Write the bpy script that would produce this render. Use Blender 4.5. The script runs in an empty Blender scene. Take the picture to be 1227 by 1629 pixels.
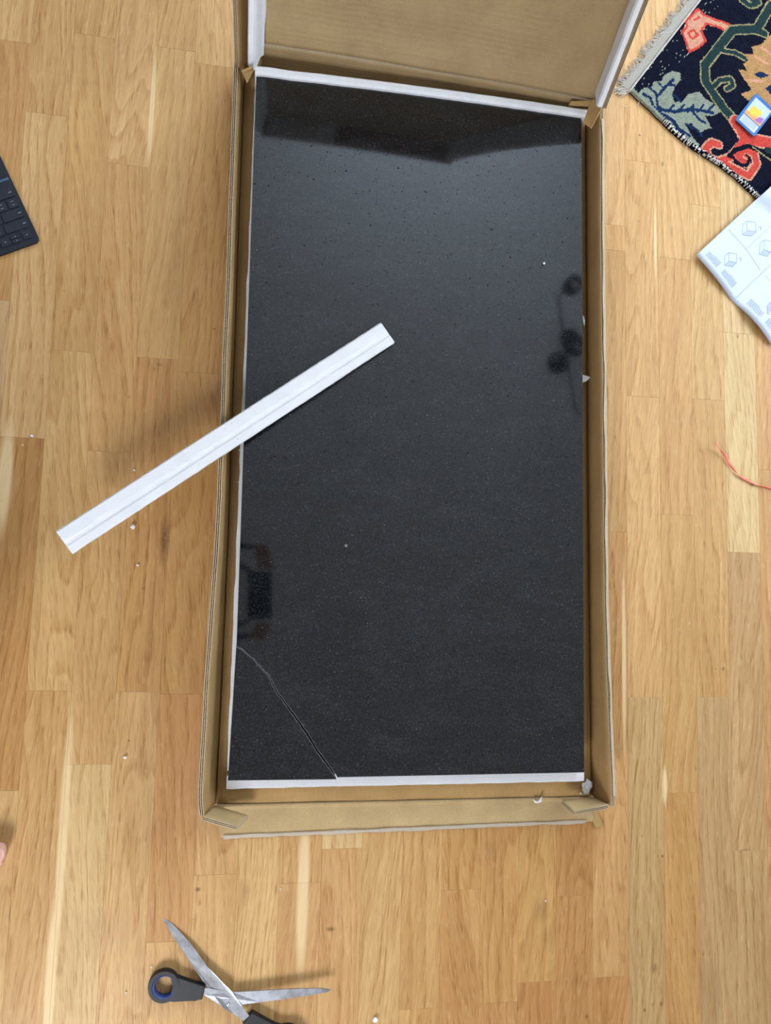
import bpy, bmesh, math, random
from mathutils import Vector, Matrix, noise as mnoise
random.seed(7)
C = bpy.context.scene.collection
SC = bpy.context.scene
PI = math.pi

# ------------------------------------------------------------------ camera
F, CA, CB, CC, H = 1200.949, 0.102924, -0.169750, 0.043879, 1.310431
ROT = Matrix.Rotation(CA, 3, 'X') @ Matrix.Rotation(CB, 3, 'Y') @ Matrix.Rotation(CC, 3, 'Z')
cam_d = bpy.data.cameras.new('camera')
cam = bpy.data.objects.new('camera', cam_d)
C.objects.link(cam)
cam.matrix_world = Matrix.Translation((0, 0, H)) @ ROT.to_4x4()
cam_d.sensor_fit = 'HORIZONTAL'
cam_d.sensor_width = 36.0
cam_d.lens = F / 1227 * 36.0
cam_d.clip_start = 0.004
SC.camera = cam

def at(px, py, z=0.0):
    d = ROT @ Vector(((px - 613.5) / F, -(py - 814.5) / F, -1))
    return Vector((0, 0, H)) + d * ((z - H) / d.z)

# ------------------------------------------------------------------ world, lights, exposure
w = bpy.data.worlds.new('world')
SC.world = w
w.use_nodes = True
wn = w.node_tree
bg = wn.nodes['Background']
sky = wn.nodes.new('ShaderNodeTexSky')
sky.sky_type = 'NISHITA'
sky.sun_disc = False
sky.sun_elevation = math.radians(38)
sky.sun_rotation = math.radians(200)
wn.links.new(sky.outputs[0], bg.inputs[0])
bg.inputs[1].default_value = 0.25

def area(name, loc, target, sx, sy, power, col, spread=180):
    l = bpy.data.lights.new(name, 'AREA')
    l.shape = 'RECTANGLE'
    l.size, l.size_y = sx, sy
    l.energy = power
    l.color = col
    l.spread = math.radians(spread)
    o = bpy.data.objects.new(name, l)
    o.location = loc
    o.rotation_euler = (Vector(target) - Vector(loc)).to_track_quat('-Z', 'Y').to_euler()
    C.objects.link(o)
    return o
area('daylight_right_window', (2.95, 1.25, 1.45), (1.0, 0.7, 0.3), 1.7, 1.5, 50, (0.78, 0.89, 1.0), 150)
area('daylight_back_window', (0.9, 2.72, 1.5), (0.9, 1.6, 1.75), 1.6, 1.4, 85, (0.76, 0.89, 1.0))
area('daylight_front_window', (-0.75, -2.12, 1.5), (-0.3, -0.6, 0.3), 0.6, 0.9, 24, (0.95, 0.96, 1.0), 120)

SC.view_settings.view_transform = 'Standard'
SC.view_settings.look = 'None'
SC.view_settings.gamma = 1.0
SC.view_settings.use_curve_mapping = False
SC.view_settings.exposure = 0.06

# ------------------------------------------------------------------ helpers
def s2l(c):
    return tuple(((v / 255) / 12.92 if v / 255 <= 0.04045 else ((v / 255 + 0.055) / 1.055) ** 2.4) for v in c)

def link(o, parent=None):
    C.objects.link(o)
    if parent is not None:
        o.parent = parent
        o.matrix_parent_inverse = Matrix()
    return o

def mesh_obj(name, verts, faces, mat, parent=None, smooth=False, uv=None):
    me = bpy.data.meshes.new(name)
    me.from_pydata([tuple(v) for v in verts], [], faces)
    me.validate()
    bm = bmesh.new(); bm.from_mesh(me)
    bmesh.ops.recalc_face_normals(bm, faces=bm.faces)
    bm.to_mesh(me); bm.free()
    for m in (mat if isinstance(mat, (list, tuple)) else [mat]):
        me.materials.append(m)
    if smooth:
        for p in me.polygons: p.use_smooth = True
    return link(bpy.data.objects.new(name, me), parent)

def bm_obj(name, bm, mat, parent=None, smooth=False):
    bmesh.ops.recalc_face_normals(bm, faces=bm.faces)
    me = bpy.data.meshes.new(name)
    bm.to_mesh(me); bm.free()
    for m in (mat if isinstance(mat, (list, tuple)) else [mat]):
        me.materials.append(m)
    if smooth:
        for p in me.polygons: p.use_smooth = True
    return link(bpy.data.objects.new(name, me), parent)

def tag(o, label, cat, group=None, kind=None):
    if label: o['label'] = label
    if cat: o['category'] = cat
    if group: o['group'] = group
    if kind: o['kind'] = kind
    return o

def thing(name, label, cat, loc=(0, 0, 0), group=None):
    o = bpy.data.objects.new(name, None)
    o.empty_display_size = 0.05
    o.location = loc
    C.objects.link(o)
    return tag(o, label, cat, group)

def prism(bm, pts, z0, z1, bevel=0.0, z_fn=None, segs=2):
    """extruded polygon; pts = list of Vector(x,y); z_fn adds a height"""
    n = len(pts)
    lo = [bm.verts.new((p[0], p[1], z0 + (z_fn(p) if z_fn else 0))) for p in pts]
    hi = [bm.verts.new((p[0], p[1], z1 + (z_fn(p) if z_fn else 0))) for p in pts]
    fs = [bm.faces.new(lo[::-1]), bm.faces.new(hi)]
    for i in range(n):
        j = (i + 1) % n
        fs.append(bm.faces.new((lo[i], lo[j], hi[j], hi[i])))
    if bevel > 0:
        es = list({e for f in fs for e in f.edges})
        bmesh.ops.bevel(bm, geom=es, offset=bevel, segments=segs, profile=0.6, affect='EDGES', clamp_overlap=True)
    return fs

def box(bm, x0, x1, y0, y1, z0, z1, bevel=0.0):
    return prism(bm, [(x0, y0), (x1, y0), (x1, y1), (x0, y1)], z0, z1, bevel)

def tube(bm, pts, r, n=6, cap=True, flat=1.0):
    pts = [Vector(p) for p in pts]
    rings = []
    for i, p in enumerate(pts):
        t = (pts[min(i + 1, len(pts) - 1)] - pts[max(i - 1, 0)])
        if t.length < 1e-9: t = Vector((1, 0, 0))
        t.normalize()
        up = Vector((0, 0, 1)) if abs(t.z) < 0.95 else Vector((1, 0, 0))
        a = t.cross(up).normalized(); b = a.cross(t)
        rr = r[i] if isinstance(r, (list, tuple)) else r
        rings.append([bm.verts.new(p + (a * math.cos(2 * PI * k / n) + b * math.sin(2 * PI * k / n) * flat) * rr) for k in range(n)])
    for i in range(len(rings) - 1):
        for k in range(n):
            bm.faces.new((rings[i][k], rings[i][(k + 1) % n], rings[i + 1][(k + 1) % n], rings[i + 1][k]))
    if cap:
        bm.faces.new(rings[0][::-1]); bm.faces.new(rings[-1])

def lumps(bm, c, r, seed, squash=0.7, sub=2):
    res = bmesh.ops.create_icosphere(bm, subdivisions=sub, radius=1.0)
    for v in res['verts']:
        k = 1 + 0.45 * mnoise.noise(v.co * 1.7 + Vector((seed * 3.1, seed, 0)))
        v.co = Vector(c) + Vector((v.co.x * r * k, v.co.y * r * k * 0.85, v.co.z * r * k * squash))

# ------------------------------------------------------------------ materials
class N:
    def __init__(s, name):
        s.m = bpy.data.materials.new(name); s.m.use_nodes = True
        s.t = s.m.node_tree; s.b = s.t.nodes['Principled BSDF']
    def n(s, typ, **kw):
        nd = s.t.nodes.new(typ)
        for k, v in kw.items(): setattr(nd, k, v)
        return nd
    def l(s, a, b): s.t.links.new(a, b)
    def val(s, x, sock):
        if hasattr(x, 'is_linked') or isinstance(x, bpy.types.NodeSocket): s.l(x, sock)
        else: sock.default_value = x
    def math(s, op, a, b=0.0, c=None, clamp=False):
        nd = s.n('ShaderNodeMath', operation=op); nd.use_clamp = clamp
        s.val(a, nd.inputs[0]); s.val(b, nd.inputs[1])
        if c is not None: s.val(c, nd.inputs[2])
        return nd.outputs[0]
    def vmath(s, op, a, b=(0, 0, 0)):
        nd = s.n('ShaderNodeVectorMath', operation=op)
        s.val(a, nd.inputs[0]); s.val(b, nd.inputs[1])
        return nd
    def pos(s):
        return s.n('ShaderNodeNewGeometry').outputs['Position']
    def noise(s, vec, scale, detail=2.0, rough=0.5, dist=0.0):
        nd = s.n('ShaderNodeTexNoise')
        s.l(vec, nd.inputs['Vector'])
        nd.inputs['Scale'].default_value = scale; nd.inputs['Detail'].default_value = detail
        nd.inputs['Roughness'].default_value = rough; nd.inputs['Distortion'].default_value = dist
        return nd.outputs[0]
    def vor(s, vec, scale, feature='F1'):
        nd = s.n('ShaderNodeTexVoronoi', feature=feature)
        s.l(vec, nd.inputs['Vector']); nd.inputs['Scale'].default_value = scale
        return nd
    def ramp(s, f, stops):
        nd = s.n('ShaderNodeValToRGB')
        s.l(f, nd.inputs[0])
        e = nd.color_ramp.elements
        while len(e) < len(stops): e.new(0.5)
        for i, (p, c) in enumerate(stops):
            e[i].position = p
            e[i].color = (c, c, c, 1) if isinstance(c, (int, float)) else (*c[:3], 1)
        return nd.outputs[0]
    def mix(s, f, a, b, mode='MIX'):
        nd = s.n('ShaderNodeMix', data_type='RGBA', blend_type=mode)
        s.val(f, nd.inputs[0])
        for x, k in ((a, 6), (b, 7)):
            if isinstance(x, tuple): nd.inputs[k].default_value = (*x[:3], 1)
            else: s.l(x, nd.inputs[k])
        return nd.outputs[2]
    def bump(s, h, strength, dist):
        nd = s.n('ShaderNodeBump'); s.l(h, nd.inputs['Height'])
        nd.inputs['Strength'].default_value = strength; nd.inputs['Distance'].default_value = dist
        s.l(nd.outputs[0], s.b.inputs['Normal'])
    def col(s, c):
        if isinstance(c, tuple): s.b.inputs['Base Color'].default_value = (*c[:3], 1)
        else: s.l(c, s.b.inputs['Base Color'])
    def set(s, **kw):
        for k, v in kw.items(): s.val(v, s.b.inputs[k.replace('_', ' ')])
        return s

def simple(name, rgb, rough=0.5, metal=0.0, var=0.06, scale=60.0, bump=0.0, **kw):
    q = N(name)
    nz = q.noise(q.pos(), scale, 3)
    c = s2l(rgb)
    q.col(q.mix(nz, tuple(v * (1 - var * 2) for v in c), tuple(min(1, v * (1 + var * 2)) for v in c)))
    q.set(Roughness=rough, Metallic=metal, **kw)
    if bump: q.bump(nz, 0.5, bump)
    return q.m

# knots and stains that belong to the floor: (px, py, radius across mm, length mm, darkness)
KNOTS = [(1054, 261, 3.5, 6, .8), (1058, 273, 2, 6, .4), (1016, 352, 2, 3, .7), (1174, 535, 2.5, 5, .8), (979, 696, 3, 7, .5), (1197, 771, 3, 4, 1.0),
         (1151, 1064, 3, 3.5, .9), (1139, 1064, 1.5, 1.5, .7), (315, 1415, 4.5, 4, 1.0), (318, 1436, 2, 6, .5), (526, 1478, 8, 4, .85), (552, 1475, 1.5, 1.5, .5),
         (1054, 1362, 2.5, 3, 1), (1047, 1362, 1.5, 3, .8), (1041, 1540, 8, 10, .55), (1026, 1607, 3, 3, 1), (1052, 1597, 2.5, 4, 1), (1039, 1598, 2, 3, .6), (1075, 1494, 1.6, 1.6, .9), (934, 1617, 2.5, 3, 1), (1119, 1518, 2, 4, .7),
         (927, 1515, 1, 5, .7), (228, 936, 2.5, 3, .8), (205, 1178, 1.6, 1.8, 1), (102, 463, 1.8, 1.5, .7), (102, 496, 2, 1.3, .7), (205, 632, 3, 3, .4), (253, 580, 6, 3, .5), (246, 587, 2, 5, .5),
         (341, 523, 1.6, 2, 1), (358, 160, 1.6, 2, .9), (302, 1326, 3.5, 5, .35), (308, 1462, 1.2, 1.2, .7), (1022, 1330, 1.5, 3, .7), (1107, 1222, 2, 5, .5), (1208, 1268, 2, 2, .4), (824, 1605, 1.5, 5, .8),
         (1186, 1352, 12, 1.5, .6), (862, 1450, 16, 20, .35), (872, 1492, 16, 22, .22), (262, 860, 9, 42, .9), (160, 1480, 50, 40, .18), (250, 1150, 4, 50, .12), (390, 1420, 8, 20, .3), (238, 1010, 5, 90, .22),
         (1140, 1580, 10, 60, .3), (1120, 1560, 14, 50, .18), (780, 1350, 14, 16, .2), (350, 320, 10, 30, .15)]

PALE = [(100, 1330, 9, 230), (80, 1560, 10, 160), (242, 170, 5, 130), (993, 1050, 5, 200), (1043, 380, 3, 90), (8, 760, 14, 110), (1058, 1250, 6, 40), (482, 1420, 12, 160)]
def wood():
    q = N('oak_wood')
    a = q.n('ShaderNodeAttribute', attribute_name='tint')
    seed = q.math('MULTIPLY', a.outputs['Alpha'], 37.0)
    comb = q.n('ShaderNodeCombineXYZ'); q.l(seed, comb.inputs[0]); q.l(seed, comb.inputs[1]); q.l(seed, comb.inputs[2])
    pos = q.pos()
    p = q.vmath('ADD', pos, comb.outputs[0]).outputs[0]
    sep = q.n('ShaderNodeSeparateXYZ'); q.l(p, sep.inputs[0])
    rnd2 = q.n('ShaderNodeTexWhiteNoise', noise_dimensions='1D'); q.l(q.math('ADD', seed, 5.3), rnd2.inputs['W'])
    shr = q.math('MULTIPLY', q.math('SUBTRACT', rnd2.outputs[0], 0.5), 0.26)
    shv = q.n('ShaderNodeCombineXYZ'); q.l(q.math('MULTIPLY', sep.outputs[1], shr), shv.inputs[0])
    p = q.vmath('ADD', p, shv.outputs[0]).outputs[0]
    def sc(x, y, z=1.0): return q.vmath('MULTIPLY', p, (x, y, z)).outputs[0]
    rnd = q.n('ShaderNodeTexWhiteNoise', noise_dimensions='1D'); q.l(seed, rnd.inputs['W'])
    n1 = q.noise(sc(9, 1.5), 1.0, 2.5, 0.45)
    K = q.math('MULTIPLY_ADD', rnd.outputs[0], 15.0, 3.0)
    ph = q.math('ADD', q.math('MULTIPLY', n1, K), q.math('MULTIPLY', sep.outputs[0], 50.0))
    wob = q.noise(sc(70, 7), 1.0, 3)
    ph = q.math('ADD', ph, q.math('MULTIPLY', wob, 0.55))
    ring = q.math('FRACT', ph)
    ring = q.ramp(ring, [(0.0, 0.0), (0.55, 0.25), (0.9, 1.0), (1.0, 0.0)])
    fib = q.noise(sc(640, 14), 1.0, 2, 0.6)
    pore = q.ramp(q.noise(sc(620, 34), 1.0, 1.0, 0.5), [(0.53, 0.0), (0.66, 1.0)])
    med = q.noise(sc(190, 4), 1.0, 3, 0.65)
    broad = q.noise(sc(22, 2.2), 1.0, 2)
    flame = q.ramp(q.noise(sc(150, 45), 1.0, 1.0), [(0.62, 0.0), (0.74, 1.0)])
    col = a.outputs['Color']
    col = q.mix(q.ramp(broad, [(0.3, 0.0), (0.7, 1.0)]), q.mix(1.0, col, (0.90, 0.87, 0.82), 'MULTIPLY'), q.mix(1.0, col, (1.05, 1.06, 1.08), 'MULTIPLY'))
    col = q.mix(q.ramp(med, [(0.35, 0.0), (0.65, 1.0)]), q.mix(1.0, col, (0.91, 0.88, 0.83), 'MULTIPLY'), q.mix(1.0, col, (1.04, 1.05, 1.07), 'MULTIPLY'))
    col = q.mix(q.math('MULTIPLY', ring, 0.75), col, q.mix(1.0, col, (0.78, 0.68, 0.55), 'MULTIPLY'))
    col = q.mix(q.math('MULTIPLY', pore, q.math('MULTIPLY_ADD', ring, 0.5, 0.4)), col, q.mix(1.0, col, (0.66, 0.55, 0.40), 'MULTIPLY'))
    col = q.mix(q.math('MULTIPLY', fib, 0.5), col, q.mix(1.0, col, (0.85, 0.80, 0.72), 'MULTIPLY'))
    col = q.mix(q.math('MULTIPLY', flame, 0.13), col, s2l((236, 208, 160)))
    dist = q.noise(pos, 260, 2)
    dist2 = q.math('MULTIPLY_ADD', q.noise(q.vmath('MULTIPLY', pos, (400, 60, 1)).outputs[0], 1.0, 2), 1.2, -0.6)
    tot = None
    for (x, y, rx, ry, k) in KNOTS:
        c = at(x, y)
        d = q.vmath('SUBTRACT', pos, tuple(c)).outputs[0]
        d = q.vmath('MULTIPLY', d, (1000 / rx, 1000 / ry, 0)).outputs[0]
        ln = q.vmath('LENGTH', d).outputs['Value']
        f = q.math('MULTIPLY', q.math('SUBTRACT', 1.25, ln, clamp=True), k * .75)
        tot = f if tot is None else q.math('MAXIMUM', tot, f)
    tot = q.math('MULTIPLY', tot, q.math('ADD', q.math('ADD', dist, 0.55), dist2), clamp=True)
    pale = None
    for (x, y, rx, ry) in PALE:
        d = q.vmath('MULTIPLY', q.vmath('SUBTRACT', pos, tuple(at(x, y))).outputs[0], (1000 / rx, 1000 / ry, 0)).outputs[0]
        f = q.math('MULTIPLY', q.math('SUBTRACT', 1.0, q.vmath('LENGTH', d).outputs['Value'], clamp=True), 2.2, clamp=True)
        pale = f if pale is None else q.math('MAXIMUM', pale, f)
    col = q.mix(q.math('MULTIPLY', pale, .75), col, q.mix(fib, s2l((226, 196, 142)), s2l((240, 214, 166))))
    col = q.mix(tot, col, s2l((92, 60, 32)))
    q.col(col)
    q.set(Roughness=q.math('MULTIPLY_ADD', med, 0.12, 0.40), Specular_IOR_Level=0.35)
    hgt = q.math('SUBTRACT', 0.0, q.math('ADD', q.math('MULTIPLY', pore, 1.0), q.math('MULTIPLY', fib, 0.5)))
    q.bump(hgt, 0.25, 0.0004)
    return q.m
M_wood = wood()

def cardboard(name, rgb, dirn='X', rid=0.0):
    q = N(name)
    pos = q.pos()
    c = s2l(rgb)
    n1 = q.noise(pos, 14, 4, 0.6)
    n2 = q.noise(pos, 500, 2, 0.7)
    col = q.mix(q.ramp(n1, [(0.3, 0.0), (0.7, 1.0)]), tuple(v * 0.88 for v in c), tuple(min(1, v * 1.08) for v in c))
    col = q.mix(q.ramp(n2, [(0.4, 0.0), (0.62, 1.0)]), q.mix(1.0, col, (0.90, 0.88, 0.84), 'MULTIPLY'), col)
    sp = q.ramp(q.noise(pos, 260, 1), [(0.70, 0.0), (0.78, 1.0)])
    col = q.mix(q.math('MULTIPLY', sp, 0.35), col, tuple(v * 0.45 for v in c))
    q.col(col)
    q.set(Roughness=0.85, Specular_IOR_Level=0.2)
    wv = q.n('ShaderNodeTexWave', wave_type='BANDS', bands_direction=dirn)
    q.l(pos, wv.inputs['Vector']); wv.inputs['Scale'].default_value = 40.0
    wv.inputs['Distortion'].default_value = 1.2; wv.inputs['Detail'].default_value = 1.0
    wv.inputs['Detail Scale'].default_value = 0.4
    h = q.math('ADD', q.math('MULTIPLY', wv.outputs[1], rid), q.math('MULTIPLY', n1, 2.0))
    h = q.math('ADD', h, q.math('MULTIPLY', n2, 0.15))
    q.bump(h, 0.35, 0.0015)
    return q.m
M_card = cardboard('tan_cardboard', (178, 144, 94), 'X', 0.25)
M_lid = cardboard('lid_cardboard', (180, 155, 114), 'Z', 0.5)
M_flap = cardboard('flap_cardboard', (192, 165, 120), 'X', 0.15)
M_flute = simple('corrugated_medium', (176, 156, 128), 0.95, var=0.15, scale=300)
M_frayed = simple('frayed_kraft_edge', (186, 170, 144), 0.95, var=0.14, scale=500, bump=0.001)

def foam():
    q = N('white_foam')
    pos = q.pos()
    v = q.vor(pos, 420, 'F1')
    e = q.ramp(v.outputs['Distance'], [(0.0, 0.0), (0.8, 1.0)])
    n = q.noise(pos, 30, 3)
    pits = q.ramp(q.noise(pos, 190, 1), [(0.74, 0.0), (0.80, 1.0)])
    dimple = q.ramp(q.noise(pos, 60, 1), [(0.3, 0.9), (0.7, 1.0)])
    col = q.mix(n, s2l((228, 230, 233)), s2l((246, 246, 247)))
    col = q.mix(q.math('MULTIPLY', e, 0.10), col, s2l((205, 210, 218)))
    col = q.mix(q.math('MULTIPLY', pits, 0.35), col, s2l((150, 150, 150)))
    q.col(col); q.set(Roughness=0.7, Specular_IOR_Level=0.3, Subsurface_Weight=0.0)
    h = q.math('SUBTRACT', q.math('MULTIPLY', n, 1.0), q.math('MULTIPLY', e, 0.5))
    q.bump(h, 0.4, 0.0012)
    return q.m
M_foam = foam()

def granite():
    q = N('polished_black_granite')
    pos = q.pos()
    grain = q.noise(pos, 360, 2, 0.8)
    fl = q.vor(pos, 330)
    rnd = fl.outputs['Color']
    sp = q.n('ShaderNodeSeparateColor'); q.l(rnd, sp.inputs[0])
    fleck = q.math('MULTIPLY', q.ramp(sp.outputs[0], [(0.955, 0.0), (0.99, 1.0)]), q.ramp(fl.outputs['Distance'], [(0.0, 1.0), (0.42, 0.0)]))
    pit = q.ramp(q.noise(pos, 230, 1, 0.5), [(0.70, 0.0), (0.76, 1.0)])
    smear = q.noise(q.vmath('MULTIPLY', pos, (4, 9, 1)).outputs[0], 2.0, 4, 0.6, 1.5)
    base = q.mix(q.ramp(grain, [(0.42, 0.0), (0.66, 1.0)]), s2l((6, 7, 9)), s2l((33, 38, 42)))
    base = q.mix(q.math('MULTIPLY', fleck, .6), base, s2l((125, 130, 135)))
    base = q.mix(q.math('MULTIPLY', q.ramp(smear, [(0.45, 0.0), (0.75, 1.0)]), 0.05), base, s2l((110, 115, 120)))
    q.col(base)
    q.set(Roughness=q.math('ADD', q.math('MULTIPLY', pit, 0.5), 0.045), IOR=1.54,
          Specular_IOR_Level=q.math('ADD', q.math('MULTIPLY', pit, -0.42), q.math('MULTIPLY_ADD', q.noise(pos, 700, 1), .35, .33)))
    q.bump(grain, 0.02, 0.0003)
    return q.m
M_granite = granite()
M_chip = simple('chipped_stone', (120, 124, 127), 0.85, var=0.45, scale=900, bump=0.002)
M_broken = simple('broken_stone_face', (22, 24, 26), 0.95, var=0.3, scale=400, bump=0.001)
M_edge = simple('ground_stone_edge', (62, 72, 80), 0.4, var=0.15, scale=400)
M_steel = N('scissor_steel')
_p = M_steel.pos()
_n = M_steel.noise(_p, 45, 4, 0.7); _n2 = M_steel.noise(_p, 190, 2)
M_steel.col(M_steel.mix(M_steel.ramp(_n, [(0.35, 0.0), (0.72, 1.0)]), s2l((160, 163, 170)), s2l((112, 111, 108))))
M_steel.set(Metallic=0.75, Roughness=M_steel.math('MULTIPLY_ADD', _n, 0.3, 0.28))
M_steel.bump(_n2, 0.1, 0.0003)
M_steel = M_steel.m
M_black = simple('black_plastic', (17, 18, 23), 0.5, var=0.05)
M_blue = simple('blue_rubber', (38, 62, 120), 0.55, var=0.05)
M_kb = simple('navy_keyboard_fabric', (22, 27, 39), 0.75, var=0.08, scale=900, bump=0.0004)
M_key = simple('key_fabric', (26, 31, 43), 0.7, var=0.06, scale=900)
M_keylit = simple('key_marking', (150, 156, 165), 0.6, var=0.0)
M_paper = simple('white_paper', (198, 207, 224), 0.6, var=0.015, scale=20)
M_ink = simple('grey_print', (118, 126, 142), 0.8, var=0.02)
M_inkd = simple('dark_print', (110, 116, 130), 0.8, var=0.02)
M_ribbon = simple('pink_ribbon', (235, 120, 100), 0.35, var=0.06, scale=300)
M_wall = simple('grey_blue_plaster', (186, 192, 202), 0.9, var=0.01, scale=8)
M_ceil = simple('white_ceiling_paint', (226, 230, 236), 0.9, var=0.01, scale=6)
M_trim = simple('white_gloss_trim', (235, 235, 232), 0.4, var=0.01)
M_lamp = simple('matte_black_metal', (14, 14, 16), 0.5, metal=0.3)
M_bulb = simple('opal_lamp_disc', (235, 232, 225), 0.4, var=0.0)
M_tape = N('clear_packing_tape')
M_tape.col(s2l((215, 205, 188))); M_tape.set(Roughness=0.12, Alpha=0.55)
M_tape.bump(M_tape.noise(M_tape.pos(), 120, 3), 0.8, 0.004); M_tape = M_tape.m

# ------------------------------------------------------------------ room shell
RX0, RX1, RY0, RY1, RH = -2.2, 3.1, -2.25, 2.85, 2.5
def struct(name, bm, m, parent=None):
    o = bm_obj(name, bm, m, parent)
    if parent is None: o['kind'] = 'structure'
    return o
bm = bmesh.new(); box(bm, RX0 - .1, RX1 + .1, RY0 - .1, RY1 + .1, RH, RH + .08); struct('ceiling', bm, M_ceil)
def wall_with_hole(name, axis, c0, c1, a0, a1, hole):
    """axis 'x': the wall lies at x=c0..c1 and runs along y (a0..a1); hole=(h0,h1,z0,z1)"""
    bm = bmesh.new()
    def bx(s0, s1, z0, z1):
        if axis == 'x': box(bm, c0, c1, s0, s1, z0, z1)
        else: box(bm, s0, s1, c0, c1, z0, z1)
    if hole:
        h0, h1, z0, z1 = hole
        bx(a0, h0, 0, RH); bx(h1, a1, 0, RH); bx(h0, h1, 0, z0); bx(h0, h1, z1, RH)
    else: bx(a0, a1, 0, RH)
    struct(name, bm, M_wall)
HR, HB, HF = (0.4, 2.1, .7, 2.2), (0.1, 1.7, .8, 2.2), (-1.15, -.35, .85, 2.15)
wall_with_hole('wall_right', 'x', RX1, RX1 + .1, RY0, RY1, HR)
wall_with_hole('wall_left', 'x', RX0 - .1, RX0, RY0, RY1, None)
wall_with_hole('wall_back', 'y', RY1, RY1 + .1, RX0 - .1, RX1 + .1, HB)
wall_with_hole('wall_front', 'y', RY0 - .1, RY0, RX0 - .1, RX1 + .1, HF)
M_glass = N('window_glass'); M_glass.set(Roughness=0.0, Transmission_Weight=1.0, IOR=1.45); M_glass.col((1, 1, 1)); M_glass = M_glass.m
def window(name, axis, c, hole):
    h0, h1, z0, z1 = hole
    root = bpy.data.objects.new(name, None); C.objects.link(root); root['kind'] = 'structure'
    def bx(s0, s1, za, zb, d0, d1, nm, m):
        bm = bmesh.new()
        if axis == 'x': box(bm, c + d0, c + d1, s0, s1, za, zb, .003 if m is M_trim else 0)
        else: box(bm, s0, s1, c + d0, c + d1, za, zb, .003 if m is M_trim else 0)
        bm_obj(nm, bm, m, root)
    mid = (h0 + h1) / 2
    for a, b in ((h0, h0 + .05), (h1 - .05, h1), (mid - .03, mid + .03)): bx(a, b, z0 + .05, z1 - .05, .03, .08, 'frame_post', M_trim)
    bx(h0, h1, z0, z0 + .05, .03, .08, 'frame_rail', M_trim); bx(h0, h1, z1 - .05, z1, .03, .08, 'frame_rail', M_trim)
    bx(h0 + .05, mid - .03, z0 + .05, z1 - .05, .05, .056, 'pane', M_glass); bx(mid + .03, h1 - .05, z0 + .05, z1 - .05, .05, .056, 'pane', M_glass)
window('window_1', 'x', RX1, HR); window('window_2', 'y', RY1, HB); window('window_3', 'y', RY0 - .1, HF)
for nm, b in (('baseboard_right', (RX1 - .015, RX1, RY0, RY1)), ('baseboard_left', (RX0, RX0 + .015, RY0, RY1)),
              ('baseboard_back', (RX0, RX1, RY1 - .015, RY1)), ('baseboard_front', (RX0, RX1, RY0, RY0 + .015))):
    bm = bmesh.new(); box(bm, *b, 0, .07, .003); struct(nm, bm, M_trim)

# ------------------------------------------------------------------ floor of oak staves
X0, SW = -0.350048, 0.069
floor = bpy.data.objects.new('floor', None); C.objects.link(floor); floor['kind'] = 'structure'
# joints seen in the photo, per column: (px, py); None keeps random
JN = {-1: [(80, 182), (50, 697), (14, 1258)], 0: [(150, 57), (118, 559), (80, 1099)], 1: [(200, 262), (178, 719), (140, 1216)],
      2: [(280, 78), (254, 570), (222, 1101)], 3: [(340, 104), (318, 593), (290, 1104), (266, 1498)],
      7: [(546, 1350)], 9: [(666, 1605)], 11: [(795, 1595)], 12: [(855, 1562)], 14: [(985, 359), (985, 399), (978, 846), (987, 1184), (973, 1554)],
      15: [(1020, 631), (1030, 1109)], 16: [(1070, 411), (1075, 819), (1083, 1261)], 17: [(1125, 328), (1128, 636), (1135, 1109)],
      18: [(1185, 879), (1192, 1353)], 19: [(1225, 1186)]}
# tones by column, from the top of the picture down (sRGB albedo)
P_MID, P_OR, P_LT, P_GR, P_PALE, P_RED = (206, 163, 107), (203, 157, 100), (213, 173, 117), (199, 163, 113), (219, 186, 133), (205, 153, 99)
P_DK = (194, 146, 90)
TN = {-1: [P_MID, P_LT, P_DK, P_LT], 0: [P_MID, P_MID, P_LT, P_MID], 1: [P_LT, P_MID, P_MID, P_PALE], 2: [P_MID, P_LT, P_OR, P_LT],
      3: [P_LT, P_OR, P_OR, P_OR, P_LT], 4: [P_OR, P_RED, P_OR, P_OR, P_MID], 5: [P_OR] * 2 + [P_LT] * 3, 6: [P_MID] * 5, 7: [P_PALE, P_MID, P_MID, P_LT], 8: [P_LT] * 4, 9: [P_MID, P_MID, P_DK],
      10: [P_OR] * 4, 11: [P_OR, P_DK, P_MID], 12: [P_OR, P_DK], 13: [P_DK] * 4, 14: [P_LT, P_PALE, P_LT, P_GR, P_OR, P_LT, P_OR],
      15: [P_LT, P_MID, P_GR], 16: [P_LT, P_OR, P_MID, P_OR], 17: [P_LT, P_LT, P_PALE, P_GR], 18: [P_PALE, P_GR, P_GR], 19: [P_OR, P_OR, P_RED], }
TN[14] = [P_LT, P_MID, P_MID, P_OR, P_MID, P_DK]; TN[15] = [P_LT, P_LT, P_GR]; TN[16] = [P_LT, P_MID, P_MID, P_OR]; TN[17] = [P_LT, P_LT, P_MID, P_GR]; TN[18] = [P_PALE, P_PALE, P_GR]; TN[19] = [P_OR, P_OR, P_DK]
TN[18][1] = P_GR
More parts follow.
